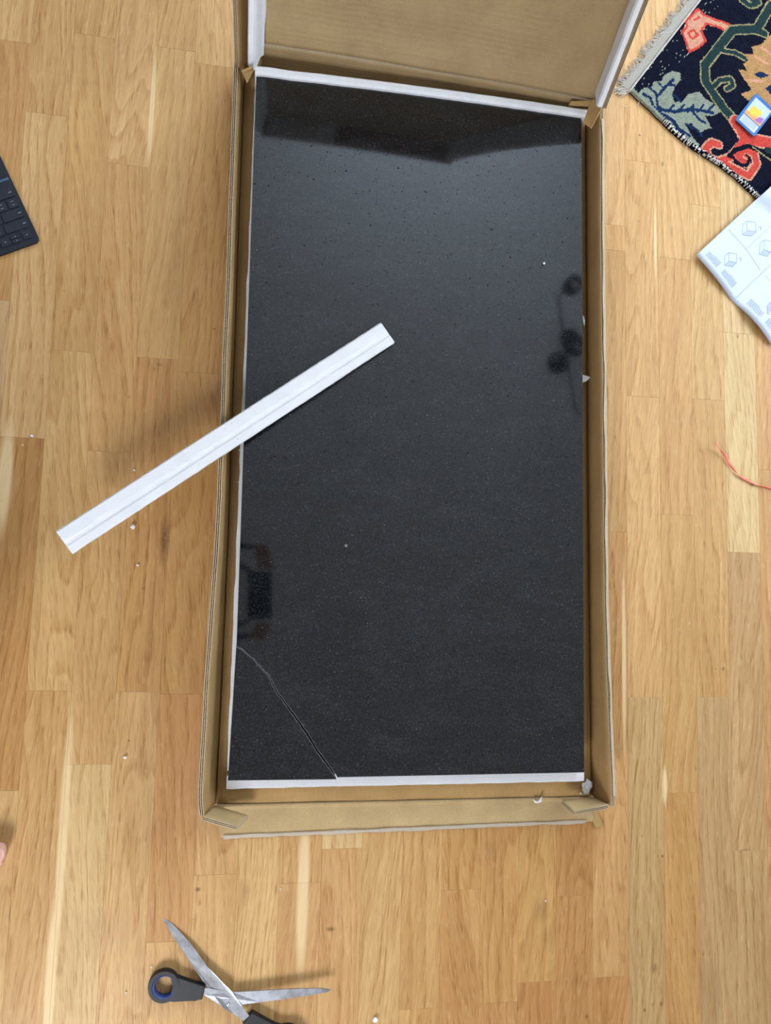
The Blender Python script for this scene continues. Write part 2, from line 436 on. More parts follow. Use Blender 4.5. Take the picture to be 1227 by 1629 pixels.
def stave(bm, x0, x1, y0, y1, tint, seed, lay, top=0.0, b=0.00022):
    g = 0.00008
    x0 += g; x1 -= g; y0 += g; y1 -= g
    z = -0.012
    vs = [bm.verts.new(c) for c in ((x0, y0, z), (x1, y0, z), (x1, y1, z), (x0, y1, z), (x0, y0, top - b), (x1, y0, top - b), (x1, y1, top - b), (x0, y1, top - b),
                                    (x0 + b, y0 + b, top), (x1 - b, y0 + b, top), (x1 - b, y1 - b, top), (x0 + b, y1 - b, top))]
    fs = [bm.faces.new([vs[i] for i in f]) for f in ((3, 2, 1, 0), (0, 1, 5, 4), (1, 2, 6, 5), (2, 3, 7, 6), (3, 0, 4, 7), (4, 5, 9, 8), (5, 6, 10, 9), (6, 7, 11, 10), (7, 4, 8, 11), (8, 9, 10, 11))]
    for f in fs:
        for lp in f.loops: lp[lay] = (*tint, seed)
def jtint(c, j=5):
    d = random.uniform(-j, j)
    return s2l(tuple(min(255, max(0, v + d + random.uniform(-1.5, 1.5))) for v in c))
YA, YB = -1.12, 1.62
rest = bmesh.new(); rl = rest.loops.layers.float_color.new('tint')
kmin, kmax = math.ceil((RX0 - X0) / SW) - 1, math.floor((RX1 - X0) / SW) + 1
for k in range(kmin, kmax + 1):
    xa, xb = max(RX0, X0 + k * SW), min(RX1, X0 + (k + 1) * SW)
    if xb - xa < .002: continue
    if -4 <= k <= 22:
        ys = [at(*p).y for p in JN.get(k, [])]
        ys.sort(reverse=True)
        if not ys: ys = [random.uniform(0.9, 1.3)]
        up, dn = [], []
        y = ys[0]
        while y < YB - .25: y += random.uniform(.42, .56); up.append(min(y, YB))
        y = ys[-1]
        if k not in JN:
            while y > YA + .25: y -= random.uniform(.42, .56); dn.append(max(y, YA))
        else:
            lo = at(*JN[k][-1]).y
            y = lo
            first = True
            while y > YA + .2: y -= (max(.5, lo + .80) if first else random.uniform(.42, .56)); first = False; dn.append(max(y, YA))
        edges = sorted(set(up + ys + dn + [YA, YB]), reverse=True)
        edges = [e for i, e in enumerate(edges) if i == 0 or edges[i - 1] - e > .02]
        tones = TN.get(k, None)
        for i in range(len(edges) - 1):
            y1, y0 = edges[i], edges[i + 1]
            if tones is not None and JN.get(k):
                seg = sum(1 for q in ys if q >= y1 - 1e-6)
                t = tones[min(seg, len(tones) - 1)]
            elif tones is not None: t = tones[min(i, len(tones) - 1)]
            else: t = random.choice([P_MID, P_OR, P_LT, P_GR])
            bm = bmesh.new(); lay = bm.loops.layers.float_color.new('tint')
            stave(bm, xa, xb, y0, y1, jtint(t, 3), random.random(), lay)
            bm_obj('floor_stave', bm, M_wood, floor)
        spans = [(RY0, YA), (YB, RY1)]
    else: spans = [(RY0, RY1)]
    for a, b in spans:
        y = a
        while y < b - 1e-6:
            y2 = min(b, y + random.uniform(.42, .6))
            if b - y2 < .1: y2 = b
            stave(rest, xa, xb, y, y2, jtint(random.choice([P_MID, P_OR, P_LT, P_GR]), 3), random.random(), rl)
            y = y2
rs = bm_obj('outer_staves', rest, M_wood, floor); rs['kind'] = 'stuff'
bm = bmesh.new(); box(bm, RX0, RX1, RY0, RY1, -.05, -.0125); bm_obj('subfloor', bm, M_flute, floor)

# ------------------------------------------------------------------ cardboard box
def lerp(a, b, t): return a + (b - a) * t
def poly(pts, u):
    """piecewise linear through (u, value) pairs"""
    if u <= pts[0][0]: return pts[0][1]
    for (u0, v0), (u1, v1) in zip(pts, pts[1:]):
        if u <= u1: return v0 + (v1 - v0) * (u - u0) / (u1 - u0)
    return pts[-1][1]

def sheet(name, fn, off, nu, nv, mat, parent, rim=None):
    """closed sheet; fn(u,v)->point on the inner face, off = vector or fn(u,v) to the outer face"""
    vs, fs, rimf = [], [], []
    of = off if callable(off) else (lambda u, v: off)
    for s in (0, 1):
        for i in range(nu + 1):
            for j in range(nv + 1):
                p = fn(i / nu, j / nv)
                vs.append(p + (of(i / nu, j / nv) if s else Vector((0, 0, 0))))
    W = nv + 1; S = (nu + 1) * W
    for i in range(nu):
        for j in range(nv):
            a = i * W + j
            fs.append((a, a + 1, a + W + 1, a + W)); fs.append((S + a, S + a + W, S + a + W + 1, S + a + 1))
    nb = len(fs)
    for i in range(nu):
        for j in (0, nv):
            a = i * W + j; fs.append((a, a + W, S + a + W, S + a))
    for j in range(nv):
        for i in (0, nu):
            a = i * W + j; fs.append((a, a + 1, S + a + 1, S + a))
    me = bpy.data.meshes.new(name); me.from_pydata([tuple(v) for v in vs], [], fs)
    me.materials.append(mat)
    if rim: me.materials.append(rim)
    for k, p in enumerate(me.polygons):
        if k < nb: p.use_smooth = True
        elif rim: p.material_index = 1
    bm = bmesh.new(); bm.from_mesh(me); bmesh.ops.recalc_face_normals(bm, faces=bm.faces); bm.to_mesh(me); bm.free()
    return link(bpy.data.objects.new(name, me), parent)

def corrugated(name, fn, off, nu, nv, mat, parent, length, axis='u', band=(0.7, 1.0), period=0.0066, label=None):
    """double-wall board: two liners joined as one part, the two layers of fluting as its sub-part"""
    of = off if callable(off) else (lambda u, v: off)
    T = 0.0011
    vs, fs = [], []
    rimset = set()
    def add(fa, fb):
        base = len(vs); W = nv + 1; S = (nu + 1) * W
        for f in (fa, fb):
            for i in range(nu + 1):
                for j in range(nv + 1): vs.append(f(i / nu, j / nv))
        for i in range(nu):
            for j in range(nv):
                a = base + i * W + j
                fs.append((a, a + 1, a + W + 1, a + W)); fs.append((S + a, S + a + W, S + a + W + 1, S + a + 1))
        for i in range(nu):
            for j in (0, nv):
                rimset.add(len(fs)); a = base + i * W + j; fs.append((a, a + W, S + a + W, S + a))
        for j in range(nv):
            for i in (0, nu):
                rimset.add(len(fs)); a = base + i * W + j; fs.append((a, a + 1, S + a + 1, S + a))
    def frac(k):
        return lambda u, v: fn(u, v) + of(u, v) * k
    tl = T / max(1e-6, of(.5, .5).length)
    def fray(k, s):
        def g(u, v):
            p = fn(u, v) + of(u, v) * k
            if v > .999 or (axis == 'v' and u > .999):
                p = p + (fn(u, 1) - fn(u, .98)) * (0.6 * mnoise.noise(Vector((u * length * 55, s, 0))))
            return p
        return g
    add(fray(0, 1), fray(tl, 1)); add(fray(.5 - tl / 2, 5), fray(.5 + tl / 2, 5)); add(fray(1 - tl, 9), fray(1, 9))
    o = mesh_obj(name, vs, fs, [mat, M_frayed], parent, smooth=False)
    for p in o.data.polygons:
        if p.index in rimset: p.material_index = 1
    for p in o.data.polygons:
        p.use_smooth = len(p.vertices) == 4 and p.area > 1e-5
    if label: o['label'] = label
    n = max(8, int(length / period) * 4)
    v2, f2 = [], []
    for (k0, k1, ph) in ((tl, .5 - tl / 2, 0), (.5 + tl / 2, 1 - tl, 1.7)):
        b = len(v2)
        for i in range(n + 1):
            s = i / n
            k = (k0 + k1) / 2 + (k1 - k0) / 2 * math.sin(2 * PI * i / 4 + ph)
            for t in band:
                u, v = (s, t) if axis == 'u' else (t, s)
                q = fn(u, v) + of(u, v) * k
                v2.append(q)
        for i in range(n): f2.append((b + 2 * i, b + 2 * i + 1, b + 2 * i + 3, b + 2 * i + 2))
    fl = mesh_obj('fluting', v2, f2, M_flute, o)
    fl['label'] = 'pale wavy fluting showing in the cut board edge'
    return o

boxe = thing('cardboard_box', 'large open tan corrugated cardboard box with its lid folded back, around the black slab', 'box', (0.28, 0.28, 0))
def L_(v): return Vector(v) - Vector((0.28, 0.28, 0))     # world point -> the box's own frame
def WV(x, y, z): return Vector((x, y, z))
LF = [(-.36, -.0432), (-.207, -.0427), (0.0, -.0434), (.10, -.0436), (.21, -.0458), (.40, -.0475), (.58, -.0500), (.93, -.0540)]
LT = [(-.36, -.0588), (-.33, -.0630), (-.25, -.0622), (-.16, -.0618), (-.03, -.0590), (.05, -.0568), (.14, -.0562), (.34, -.0578), (.52, -.0590), (.74, -.0624), (.93, -.0640)]
RF = [(-.36, .6115), (-.252, .6084), (-.06, .6062), (.286, .6028), (.65, .6005), (.92, .5990)]
RT = [(-.36, .6160), (-.34, .6165), (-.20, .6108), (-.015, .6045), (.10, .6037), (.39, .6018), (.62, .5995), (.90, .5995)]
WZ = 0.0715
YE = -0.357
# floor of the tray
def tray_fn(u, v):
    y = lerp(YE, .925, u)
    x = lerp(poly(LF, y), poly(RF, y), v)
    dz = 0
    if u < .055: dz = 0.0012 * max(0, mnoise.noise(Vector((x * 18, 3, 0)))) * (1 - u / .055)
    return L_((x, y, .0065 + dz))
sheet('tray_floor', tray_fn, Vector((0, 0, -.006)), 60, 40, M_card, boxe)
def crumple(x, y, z, s): return s * mnoise.noise(Vector((x * 9, y * 9, z * 30)))
def left_fn(u, v):
    y = lerp(YE, .930, u)
    x = lerp(poly(LF, y) - .0008, poly(LT, y), v) + crumple(0, y, v, .0012) * v
    return L_((x, y, lerp(.003, WZ + .0012 * mnoise.noise(Vector((y * 11, 0, 0))), v)))
corrugated('side_wall', left_fn, Vector((-.0068, 0, 0)), 160, 5, M_card, boxe, 1.26)
def right_fn(u, v):
    y = lerp(YE, .915, u)
    x = lerp(poly(RF, y) + .0006, poly(RT, y), v) + crumple(5, y, v, .0012) * v
    return L_((x, y, lerp(.003, WZ + .0012 * mnoise.noise(Vector((y * 11, 7, 0))), v)))
corrugated('side_wall', right_fn, Vector((.0068, 0, 0)), 160, 5, M_card, boxe, 1.26)
# torn, pale paper lip along the right wall's rim
bm = bmesh.new()
prev = None
for i in range(140):
    y = lerp(-.34, .88, i / 139)
    x = poly(RT, y)
    wd = .0045 + .0035 * mnoise.noise(Vector((y * 14, 2, 0)))
    zz = WZ + .0018
    a = bm.verts.new(L_((x + .0072, y, zz))); b = bm.verts.new(L_((x + .0070 - wd, y, zz + .0008 * mnoise.noise(Vector((y * 60, 0, 0))) + .0008)))
    c = bm.verts.new(L_((x + .0076, y, zz - .006)))
    if prev:
        bm.faces.new((prev[0], a, b, prev[1])); bm.faces.new((prev[2], c, a, prev[0]))
    prev = (a, b, c)
o = bm_obj('torn_paper_rim', bm, M_frayed, boxe); o['label'] = 'pale torn paper along the top edge of the right wall'

# far end wall of the tray (the lid hangs on it)
HL, HRt = WV(-.036, .9335, .07), WV(.596, .9165, .07)
def hinge(u): return lerp(HL, HRt, u) + Vector((0, -.004 * math.sin(PI * u) * 0 + .004 * math.sin(PI * u), 0))
def end_fn(u, v):
    h = hinge(u)
    b = 0.004 * math.sin(PI * v) * (0.6 + .5 * mnoise.noise(Vector((u * 5, 1, 0))))
    return L_((h.x, h.y - .004 + b, lerp(.004, .0705, v)))
sheet('end_wall', end_fn, Vector((0, .0062, 0)), 40, 8, M_lid, boxe, M_flute)

# lid
def lid_prof(d):
    """d = length up the lid -> (dy, z)"""
    z = d * .875 if d < .4 else .35 + (d - .4) * .925
    dz = z
    return .58 * dz - .035 * dz * dz, .071 + dz
LIDL = 1.14
def lid_normal(d):
    a, b = lid_prof(d), lid_prof(d + .01)
    t = Vector((0, b[0] - a[0], b[1] - a[1])).normalized()
    return Vector((0, -t.z, t.y))
def lid_p(x_u, d, depth=0.0, dx=0.0):
    h = hinge(x_u)
    dy, z = lid_prof(d) if d > 0 else (.58 * d * .875 * .2, .071 + d * .98)
    wav = 0.0
    for (dc, wdt, am) in ((.028, .010, .0022), (.085, .014, .0013), (.11, .012, -.001)):
        wav += am * math.exp(-((d - dc + .01 * x_u) / wdt) ** 2)
    wav += .0018 * mnoise.noise(Vector((x_u * 3, d * 12, 4)))
    p = Vector((h.x + dx, h.y + dy, z)) + lid_normal(d) * (depth + wav * (1 if depth < .001 else 0))
    return p
def lid_fn(u, v): return L_(lid_p(u, v * LIDL))
sheet('lid_panel', lid_fn, lambda u, v: lid_normal(v * LIDL) * -.0062, 30, 130, M_lid, boxe, M_flute)
LD = .056
def lid_left(u, v):
    d = lerp(-.03, LIDL, u)
    return L_(lid_p(0, d, LD * v, -.0005 - .026 * v - .011 * v * min(1, d / .3)))
corrugated('lid_side_wall', lid_left, Vector((-.0066, 0, 0)), 90, 4, M_card, boxe, 1.15)
def lid_right(u, v):
    d = lerp(.012, LIDL, u)
    return L_(lid_p(1, d, LD * v, .0005 - .011 * v))
corrugated('lid_side_wall', lid_right, Vector((.0068, 0, 0)), 90, 4, M_card, boxe, 1.15)
def lid_end(u, v): return L_(lid_p(u, LIDL + .001, LD * 1.15 * v))
sheet('lid_end_wall', lid_end, lambda u, v: Vector((0, .003, .006)), 30, 4, M_card, boxe, M_flute)

# near end flap, folded flat outwards on the floor
FO = [(-.05, -.4110), (.05, -.4100), (.25, -.4075), (.45, -.4045), (.635, -.4025)]
def flap_fn(u, v):
    x0, x1 = lerp(-.0425, -.034, v), lerp(.604, .6175, v)
    x = lerp(x0, x1, u)
    y = lerp(YE - .001, poly(FO, x), v)
    z = .0052 + .0052 * math.exp(-((v - .04) / .05) ** 2) + .0045 * v * (1 - v) + .0012 * mnoise.noise(Vector((x * 7, v * 2.5, 1)))
    if v > .9: z -= .0018 * (v - .9) / .1
    z += .0016 * math.exp(-((x - .12 - .02 * v) / .003) ** 2) * (1 - abs(v - .4))
    return L_((x, y, z))
fl = sheet('end_flap', flap_fn, Vector((0, 0, -.0046)), 110, 16, M_flap, boxe, M_frayed)
def tape_fn(u, v):
    x = lerp(-.030, .60, u)
    y = poly(FO, x) + .0045 - .0075 * v + .0015 * mnoise.noise(Vector((x * 22, v, 3)))
    return L_((x, y, .0075 - .0045 * v * v + .0014 * mnoise.noise(Vector((x * 40, v * 3, 8)))))
o = sheet('packing_tape', tape_fn, Vector((0, 0, .0002)), 150, 3, M_tape, fl); o['label'] = 'clear wrinkled tape along the flap edge'
# glue flap sticking out under the right end
bm = bmesh.new()
g = [at(*p).xy for p in ((934, 1287), (945, 1284), (959, 1313), (946, 1315))]
prism(bm, [(p.x - .28, p.y - .28) for p in g], .0008, .0046, .0004, segs=1)
bm_obj('glue_flap', bm, M_card, boxe)

# corner tabs: torn ends of the side walls folded over the end
def tab(name, c0, c1, c2, c3, off, lab=None):
    """c0 bottom near, c1 bottom far, c2 top far, c3 top near"""
    def f(u, v):
        return L_(lerp(lerp(c0, c1, u), lerp(c3, c2, u), v) + Vector((0, 0, .0015 * math.sin(u * 5) * v)))
    return corrugated(name, f, off, 16, 4, M_flap, boxe, .06, band=(.55, 1.0), period=.0062, label=lab)
tab('corner_tab', WV(-.0450, YE - .0005, .012), at(395, 1297, .030), at(377, 1315, .060), at(322, 1298, .0715), Vector((0, -.0066, -.0020)), 'torn cardboard tab bent over the near left corner')
tab('corner_tab', WV(.6135, YE - .0005, .012), at(894, 1272, .030), at(914, 1291, .060), at(969, 1280, .0715), Vector((0, -.0066, -.0020)), 'torn cardboard tab bent over the near right corner')
bm = bmesh.new(); box(bm, -.0640 - .28, -.034 - .28, .9290 - .28, .9350 - .28, .003, .068, .0005); bm_obj('corner_flap', bm, M_card, boxe)
# folded gussets at the hinge corners
def gus(name, pts, t):
    ps = [L_(p) for p in pts]
    n = (ps[1] - ps[0]).cross(ps[2] - ps[0]).normalized() * t
    vs = ps + [p + n for p in ps]
    k = len(ps)
    fs = [tuple(range(k)), tuple(range(2 * k - 1, k - 1, -1))] + [(i, (i + 1) % k, k + (i + 1) % k, k + i) for i in range(k)]
    return mesh_obj(name, vs, fs, M_card, boxe)
gus('gusset', [at(386, 116, .085), at(403, 108, .09), at(404, 112, .075), at(393, 133, .062)], .004)
gus('gusset', [at(945, 157, .083), at(956, 173, .088), at(940, 204, .066), at(928, 196, .062), at(936, 172, .07)], .004)
gus('gusset', [at(909, 161, .074), at(946, 160, .078), at(946, 170, .072), at(906, 168, .068)], .005)

# ------------------------------------------------------------------ foam edge strips
def foam_sweep(name, A, B, prof, label, parent=None, nz=.0008, seg=60, cat='foam', group=None, sh=None):
    """prof = closed list of (across, up) around the axis A->B; parent None -> top level"""
    A, B = Vector(A), Vector(B)
    t = (B - A).normalized()
    side = t.cross(Vector((0, 0, 1))).normalized() if abs(t.z) < .8 else Vector((1, 0, 0))
    up = side.cross(t)
    vs, fs = [], []
    n = len(prof)
    for i in range(seg + 1):
        c = lerp(A, B, i / seg)
        for j, (a, b) in enumerate(prof):
            k = mnoise.noise(Vector((i * .35, j * 5.3, A.x * 9))) * nz + (random.uniform(-.4, .4) * nz)
            p = c + side * (a + k) + up * (b + k * .6)
            if sh: p = p + sh(i / seg, j)
            vs.append(p)
    for i in range(seg):
        for j in range(n):
            a, b = i * n + j, i * n + (j + 1) % n
            fs.append((a, b, b + n, a + n))
    fs.append(tuple(range(n))[::-1]); fs.append(tuple(range(seg * n, seg * n + n)))
    o = mesh_obj(name, vs, fs, M_foam, parent)
    return tag(o, label, cat, group)
ZT, ZB = .055, .026
FG = 'white foam strips packed round the slab and in the lid'
S_tl, S_tr, S_br, S_bl = at(408, 119.5, ZT), at(925, 182.5, ZT), at(930, 1229, ZT), at(362, 1241, ZT)
# strips under the slab, long sides
foam_sweep('foam_strip', (S_bl.x + .0245, -.300, 0), (S_tl.x + .0245, .875, 0), [(-.0265, .0082), (.028, .0082), (.0275, .0258), (-.0265, .0258)],
           'white foam strip showing as a thin line along the left edge of the slab', group=FG, nz=.0016)
foam_sweep('foam_strip', (S_br.x - .026, -.295, 0), (S_tr.x - .026, .875, 0), [(-.027, .0082), (.0245, .0082), (.0245, .0258), (-.027, .0258)],
           'white foam strip hidden under the right edge of the slab', group=FG)
a, b = at(360, 1255, .024), at(929, 1243, .024)
foam_sweep('foam_strip', (a.x, a.y, 0), (b.x, b.y, 0), [(-.0005, .0082), (-.0005, .0255), (-.0245 + .004, .0258), (-.0215, .0082)],
           'white foam strip lying along the near bottom edge of the slab', group=FG, nz=.0007, sh=lambda u, j: Vector((0, .008 if j in (2, 3) else 0, 0)) * 0)
a, b = at(406, 108, .062), at(936, 178, .062)
def topfoam(u, j):
    return Vector((0, .003 * math.sin(PI * u) + .0015 * math.sin(u * 40) * math.exp(-u * 9), 0))
foam_sweep('foam_strip', (a.x, a.y - .004, 0), (b.x, b.y - .003, 0), [(-.0075, .0082), (-.0080, .061), (-.0050, .0635), (.0030, .0635), (.0068, .0600), (.0070, .0082)],
           'white foam strip standing along the far edge of the slab below the lid', group=FG, nz=.0007, sh=topfoam)
# strips in the lid
def lid_foam(name, side, label, d0=.0):
    vs, fs = [], []
    seg = 90
    T = .013
    for i in range(seg + 1):
        d = lerp((.014 if side > 0 else -.022) + d0, LIDL - .004, i / seg)
        if side < 0:
            q = [(0.0012, .001), (0.0012, LD - .001), (.004, LD + .0025), (.0105, LD - .0005), (T, LD - .008), (T + .001, .018), (T + .004, .008), (T + .004, .001 if i > 4 else .006)]
        else:
            q = [(-0.0012, .001), (-0.0012, LD - .001), (-.004, LD + .001), (-.0100, LD + .001), (-T, LD - .004), (-T, .001)]
        for j, (a, dep) in enumerate(q):
            k = .0007 * mnoise.noise(Vector((i * .6, j * 3.1, side)))
            s = (-.0005 - .012 * dep / LD - .002 * dep / LD * min(1, d / .3)) if side < 0 else (.0005 - .011 * dep / LD)
            vs.append(lid_p(0 if side < 0 else 1, d - (.010 * (1 if j in (3, 4) else 0) if i == 0 and side < 0 else 0), max(dep, .0011), s + a + k))
    n = len(q)
    for i in range(seg):
        for j in range(n):
            a, b = i * n + j, i * n + (j + 1) % n
            fs.append((a, b, b + n, a + n))
    fs.append(tuple(range(n))[::-1]); fs.append(tuple(range(seg * n, seg * n + n)))
    o = mesh_obj(name, vs, fs, M_foam)
    return tag(o, label, 'foam', FG)
lid_foam('foam_strip', -1, 'white foam strip inside the left side wall of the raised lid')
lid_foam('foam_strip', 1, 'white foam strip inside the right side wall of the raised lid')
vs = []
for i in range(25):
    u = lerp(.03, .37, i / 24)
    for (dd, dep) in ((-.001, .004), (-.013, .004), (-.013, .06), (-.001, .06)):
        vs.append(lid_p(u, LIDL + dd, dep))
fs = [(i * 4 + j, i * 4 + (j + 1) % 4, i * 4 + 4 + (j + 1) % 4, i * 4 + 4 + j) for i in range(24) for j in range(4)] + [(3, 2, 1, 0), (96, 97, 98, 99)]
tag(mesh_obj('foam_strip', vs, fs, M_foam), 'short white foam strip at the top end of the raised lid', 'foam', FG)

# ------------------------------------------------------------------ granite slab, cracked
crack = [(376, 1028.5), (386, 1034), (391, 1039), (397.6, 1044), (404, 1049), (410, 1057), (417, 1064), (424, 1071), (428.5, 1076), (432, 1081.5), (434, 1088), (438, 1096), (447, 1109),
         (456.7, 1122), (463, 1131.5), (471, 1142.6), (479, 1153), (487, 1165), (492, 1172), (497.5, 1181), (500.5, 1188), (505.6, 1195.6), (512, 1204), (520, 1214), (528, 1226), (536, 1237.4)]
cp = []
for a, b in zip(crack, crack[1:]):
    for k in range(3):
        t = k / 3
        j = 0 if k == 0 else random.uniform(-.7, .7)
        cp.append((lerp(a[0], b[0], t) + j, lerp(a[1], b[1], t) - j))
cp.append(crack[-1])
gap = [(0, .5), (.25, .9), (.4, 2.0), (.7, 3.1), (.9, 2.9), (1, 2.2)]
main_c, piece_c = [], []
for i, (x, y) in enumerate(cp):
    t = i / (len(cp) - 1)
    g = poly(gap, t) / 2
    n = Vector((.82, -.57))
    main_c.append((x + n.x * g + random.uniform(-.15, .15), y + n.y * g)); piece_c.append((x - n.x * g + random.uniform(-.15, .15), y - n.y * g))
def slab(name, outline, crackset, label):
    """outline: pixel points at the top face; crackset: indices of the broken edge"""
    P = [at(x, y, ZT) for x, y in outline]
    n = len(P)
    cen = sum(P, Vector()) / n
    vs, fs, mi = [], [], []
    bev = .0012
    def inset(i, amt):
        a, b, c = P[i - 1], P[i], P[(i + 1) % n]
        n1 = Vector((-(b - a).y, (b - a).x, 0)).normalized(); n2 = Vector((-(c - b).y, (c - b).x, 0)).normalized()
        m = (n1 + n2)
        m = m / max(.3, m.length_squared) * 2 * .5
        return b + m * amt * sgn * 1.0
    area_ = sum(P[i].x * P[(i + 1) % n].y - P[(i + 1) % n].x * P[i].y for i in range(n))
    sgn = 1 if area_ > 0 else -1
    for i in range(n):
        cr = i in crackset
        amt = (.0009 + .0014 * max(0, mnoise.noise(Vector((i * .9, 2, 0)))) + random.uniform(0, .0006)) if cr else bev
        q = inset(i, amt)
        vs.append((q.x, q.y, ZT))
        vs.append((P[i].x, P[i].y, ZT - (amt * .7)))
        vs.append((P[i].x, P[i].y, ZB))
    fs.append(tuple(3 * i for i in range(n))); mi.append(0)
    fs.append(tuple(3 * i + 2 for i in range(n))[::-1]); mi.append(2)
    for i in range(n):
        j = (i + 1) % n
        cr = i in crackset and j in crackset
        fs.append((3 * i, 3 * j, 3 * j + 1, 3 * i + 1)); mi.append(1 if cr else 2)
        fs.append((3 * i + 1, 3 * j + 1, 3 * j + 2, 3 * i + 2)); mi.append(3 if cr else 2)
    me = bpy.data.meshes.new(name); me.from_pydata(vs, [], fs)
    for m in (M_granite, M_chip, M_edge, M_broken): me.materials.append(m)
    for p, m in zip(me.polygons, mi): p.material_index = m
    bm = bmesh.new(); bm.from_mesh(me); bmesh.ops.recalc_face_normals(bm, faces=bm.faces)
    bm.to_mesh(me); bm.free()
    return tag(link(bpy.data.objects.new(name, me)), label, 'stone slab')
o1 = [(408, 119.5), (925, 182.5), (926, 250), (930, 1229)] + main_c[::-1]
slab('granite_slab', o1, set(range(4, 4 + len(main_c))), 'large polished black granite slab with a broken corner, lying in the cardboard box')
o2 = [(536, 1239.8), (362, 1241.3)] + piece_c[:1] + piece_c[1:]
o2 = [(piece_c[-1][0], 1240), (362.5, 1242)] + piece_c
slab('slab_corner', o2, set(range(2, 2 + len(piece_c))), 'triangular broken-off black granite corner beside the jagged crack, near left of the box')

# loose foam bar across the slab and the left wall
A, B = at(104, 864, .094), at(614.5, 532.5, .057)
prof = [(-.0205, .0000), (-.0215, .004), (-.0212, .0105), (-.0190, .0125), (-.0035 + .000, .0126), (-.0010, .0124), (.0025, .0115), (.0055, .0114), (.0090, .0126), (.0195, .0122), (.0212, .0100), (.0212, .0035), (.0195, .0000)]
prof = [(a * .98, b) for a, b in prof]
fb = foam_sweep('foam_bar', A, B, prof, 'long loose white foam bar resting slantwise across the slab and the left box wall', nz=.0005, seg=110, cat='foam')

# ------------------------------------------------------------------ rug
def R3(x, y): return at(960 + x / 4.596, y / 4.596, .006)
rc = at(1001, 143, .006)                    # left corner of the pile
ru = (at(1112, 0, .006) - rc).normalized()      # along the fringed end
rv = Vector((ru.y, -ru.x, 0))                 # along the side
RUG = {}
def cr(pts): return [(R3(*p).xy) for p in pts]
NAVY, BLUE, GREY, RED, PINK, TAN, GREEN, LINE, CREAM = [s2l(c) for c in ((9, 12, 30), (20, 44, 80), (140, 146, 130), (200, 72, 62), (205, 150, 124), (180, 138, 90), (32, 54, 56), (150, 142, 100), (205, 200, 190))]
shapes = []
def P_(col, pts): shapes.append(('p', col, cr(pts)))
def S_(col, w, pts): shapes.append(('s', col, w / 4.596 * .00107, cr(pts)))
P_(GREY, [(215, 700), (260, 680), (300, 640), (350, 645), (370, 600), (420, 600), (440, 560), (500, 520), (560, 540), (565, 590), (520, 640), (500, 690), (520, 750), (580, 740), (620, 690), (700, 675), (740, 720), (800, 760), (860, 820), (800, 850), (740, 850), (790, 940), (740, 950), (700, 980), (640, 900), (600, 920), (640, 990), (700, 1060), (640, 1085), (600, 1090), (480, 985), (350, 870), (240, 770)])
S_(BLUE, 26, [(385, 830), (340, 720), (290, 690)]); S_(BLUE, 24, [(400, 820), (385, 690), (330, 640)]); S_(BLUE, 26, [(400, 700), (450, 640), (510, 585)]); S_(BLUE, 20, [(440, 650), (400, 610)]); S_(BLUE, 20, [(470, 620), (520, 630)])
S_(BLUE, 60, [(380, 835), (410, 800)]); S_(BLUE, 30, [(400, 800), (520, 820), (650, 800), (800, 830)])
for k in range(5): S_(BLUE, 20, [(470 + 72 * k, 822), (515 + 72 * k, 770)])
S_(BLUE, 34, [(410, 830), (500, 880), (560, 960), (600, 1030)]); S_(BLUE, 22, [(540, 930), (630, 1000)]); S_(BLUE, 26, [(640, 800), (690, 870), (740, 900)]); S_(BLUE, 22, [(600, 910), (680, 950), (720, 1000)])
S_(BLUE, 24, [(520, 700), (560, 745)]); S_(BLUE, 16, [(330, 850), (480, 960), (560, 1030)])
P_(PINK, [(610, 150), (690, 60), (730, 110), (930, 185), (895, 235), (820, 205), (750, 185), (715, 230), (750, 300), (700, 350), (625, 390), (600, 300), (570, 240)])
for seg in ([(610, 150), (690, 70), (735, 115), (925, 185)], [(890, 225), (820, 195), (750, 175), (710, 230), (745, 300), (700, 345), (628, 382), (600, 300), (575, 240), (610, 200), (600, 160)], [(620, 245), (660, 220), (690, 260), (650, 290), (620, 245)], [(660, 150), (700, 130)]): S_(RED, 22, seg)
vine = [[(1227, 40), (1120, 215), (940, 225), (740, 480), (745, 600), (880, 800), (985, 910)], [(1180, 250), (1110, 225)], [(850, 370), (960, 390), (1050, 435)], [(800, 640), (850, 590), (930, 580), (945, 630), (900, 655)], [(1010, 0), (1060, 40), (1110, 40)], [(1040, -30), (1130, 20)]]
for v_, w_ in zip(vine, (78, 60, 42, 44, 50, 60)): S_(LINE, w_ + 22, v_)
for v_, w_ in zip(vine, (78, 60, 42, 44, 50, 60)): S_(GREEN, w_ - 4, v_)
P_(TAN, [(1300, 220), (1227, 250), (1150, 330), (1080, 345), (1100, 400), (1030, 400), (1060, 450), (1020, 470), (1045, 520), (985, 510), (1040, 600), (1085, 660), (1000, 690), (1080, 760), (1227, 830), (1500, 700), (1500, 350)])
S_(PINK, 26, [(1110, 420), (1200, 470)]); S_(PINK, 26, [(1070, 590), (1160, 600)]); S_(PINK, 26, [(1150, 350), (1227, 400)])
P_(BLUE, [(1095, 545), (1150, 525), (1215, 555), (1150, 578)]); P_(BLUE, [(1180, 650), (1240, 610), (1300, 660), (1227, 700)])
scroll = [[(840, 1060), (790, 1045), (745, 1090), (770, 1160), (840, 1185), (930, 1150), (1010, 1060)], [(965, 890), (1030, 1000), (1100, 1030), (1300, 1060)], [(860, 1185), (960, 1240), (1060, 1290), (1120, 1200), (1100, 1120), (1020, 1100), (985, 1150), (1040, 1200)]]
for v_, w_ in zip(scroll, (62, 100, 62)): S_(PINK, w_ + 26, v_)
for v_, w_ in zip(scroll, (62, 100, 62)): S_(RED, w_ - 4, v_)
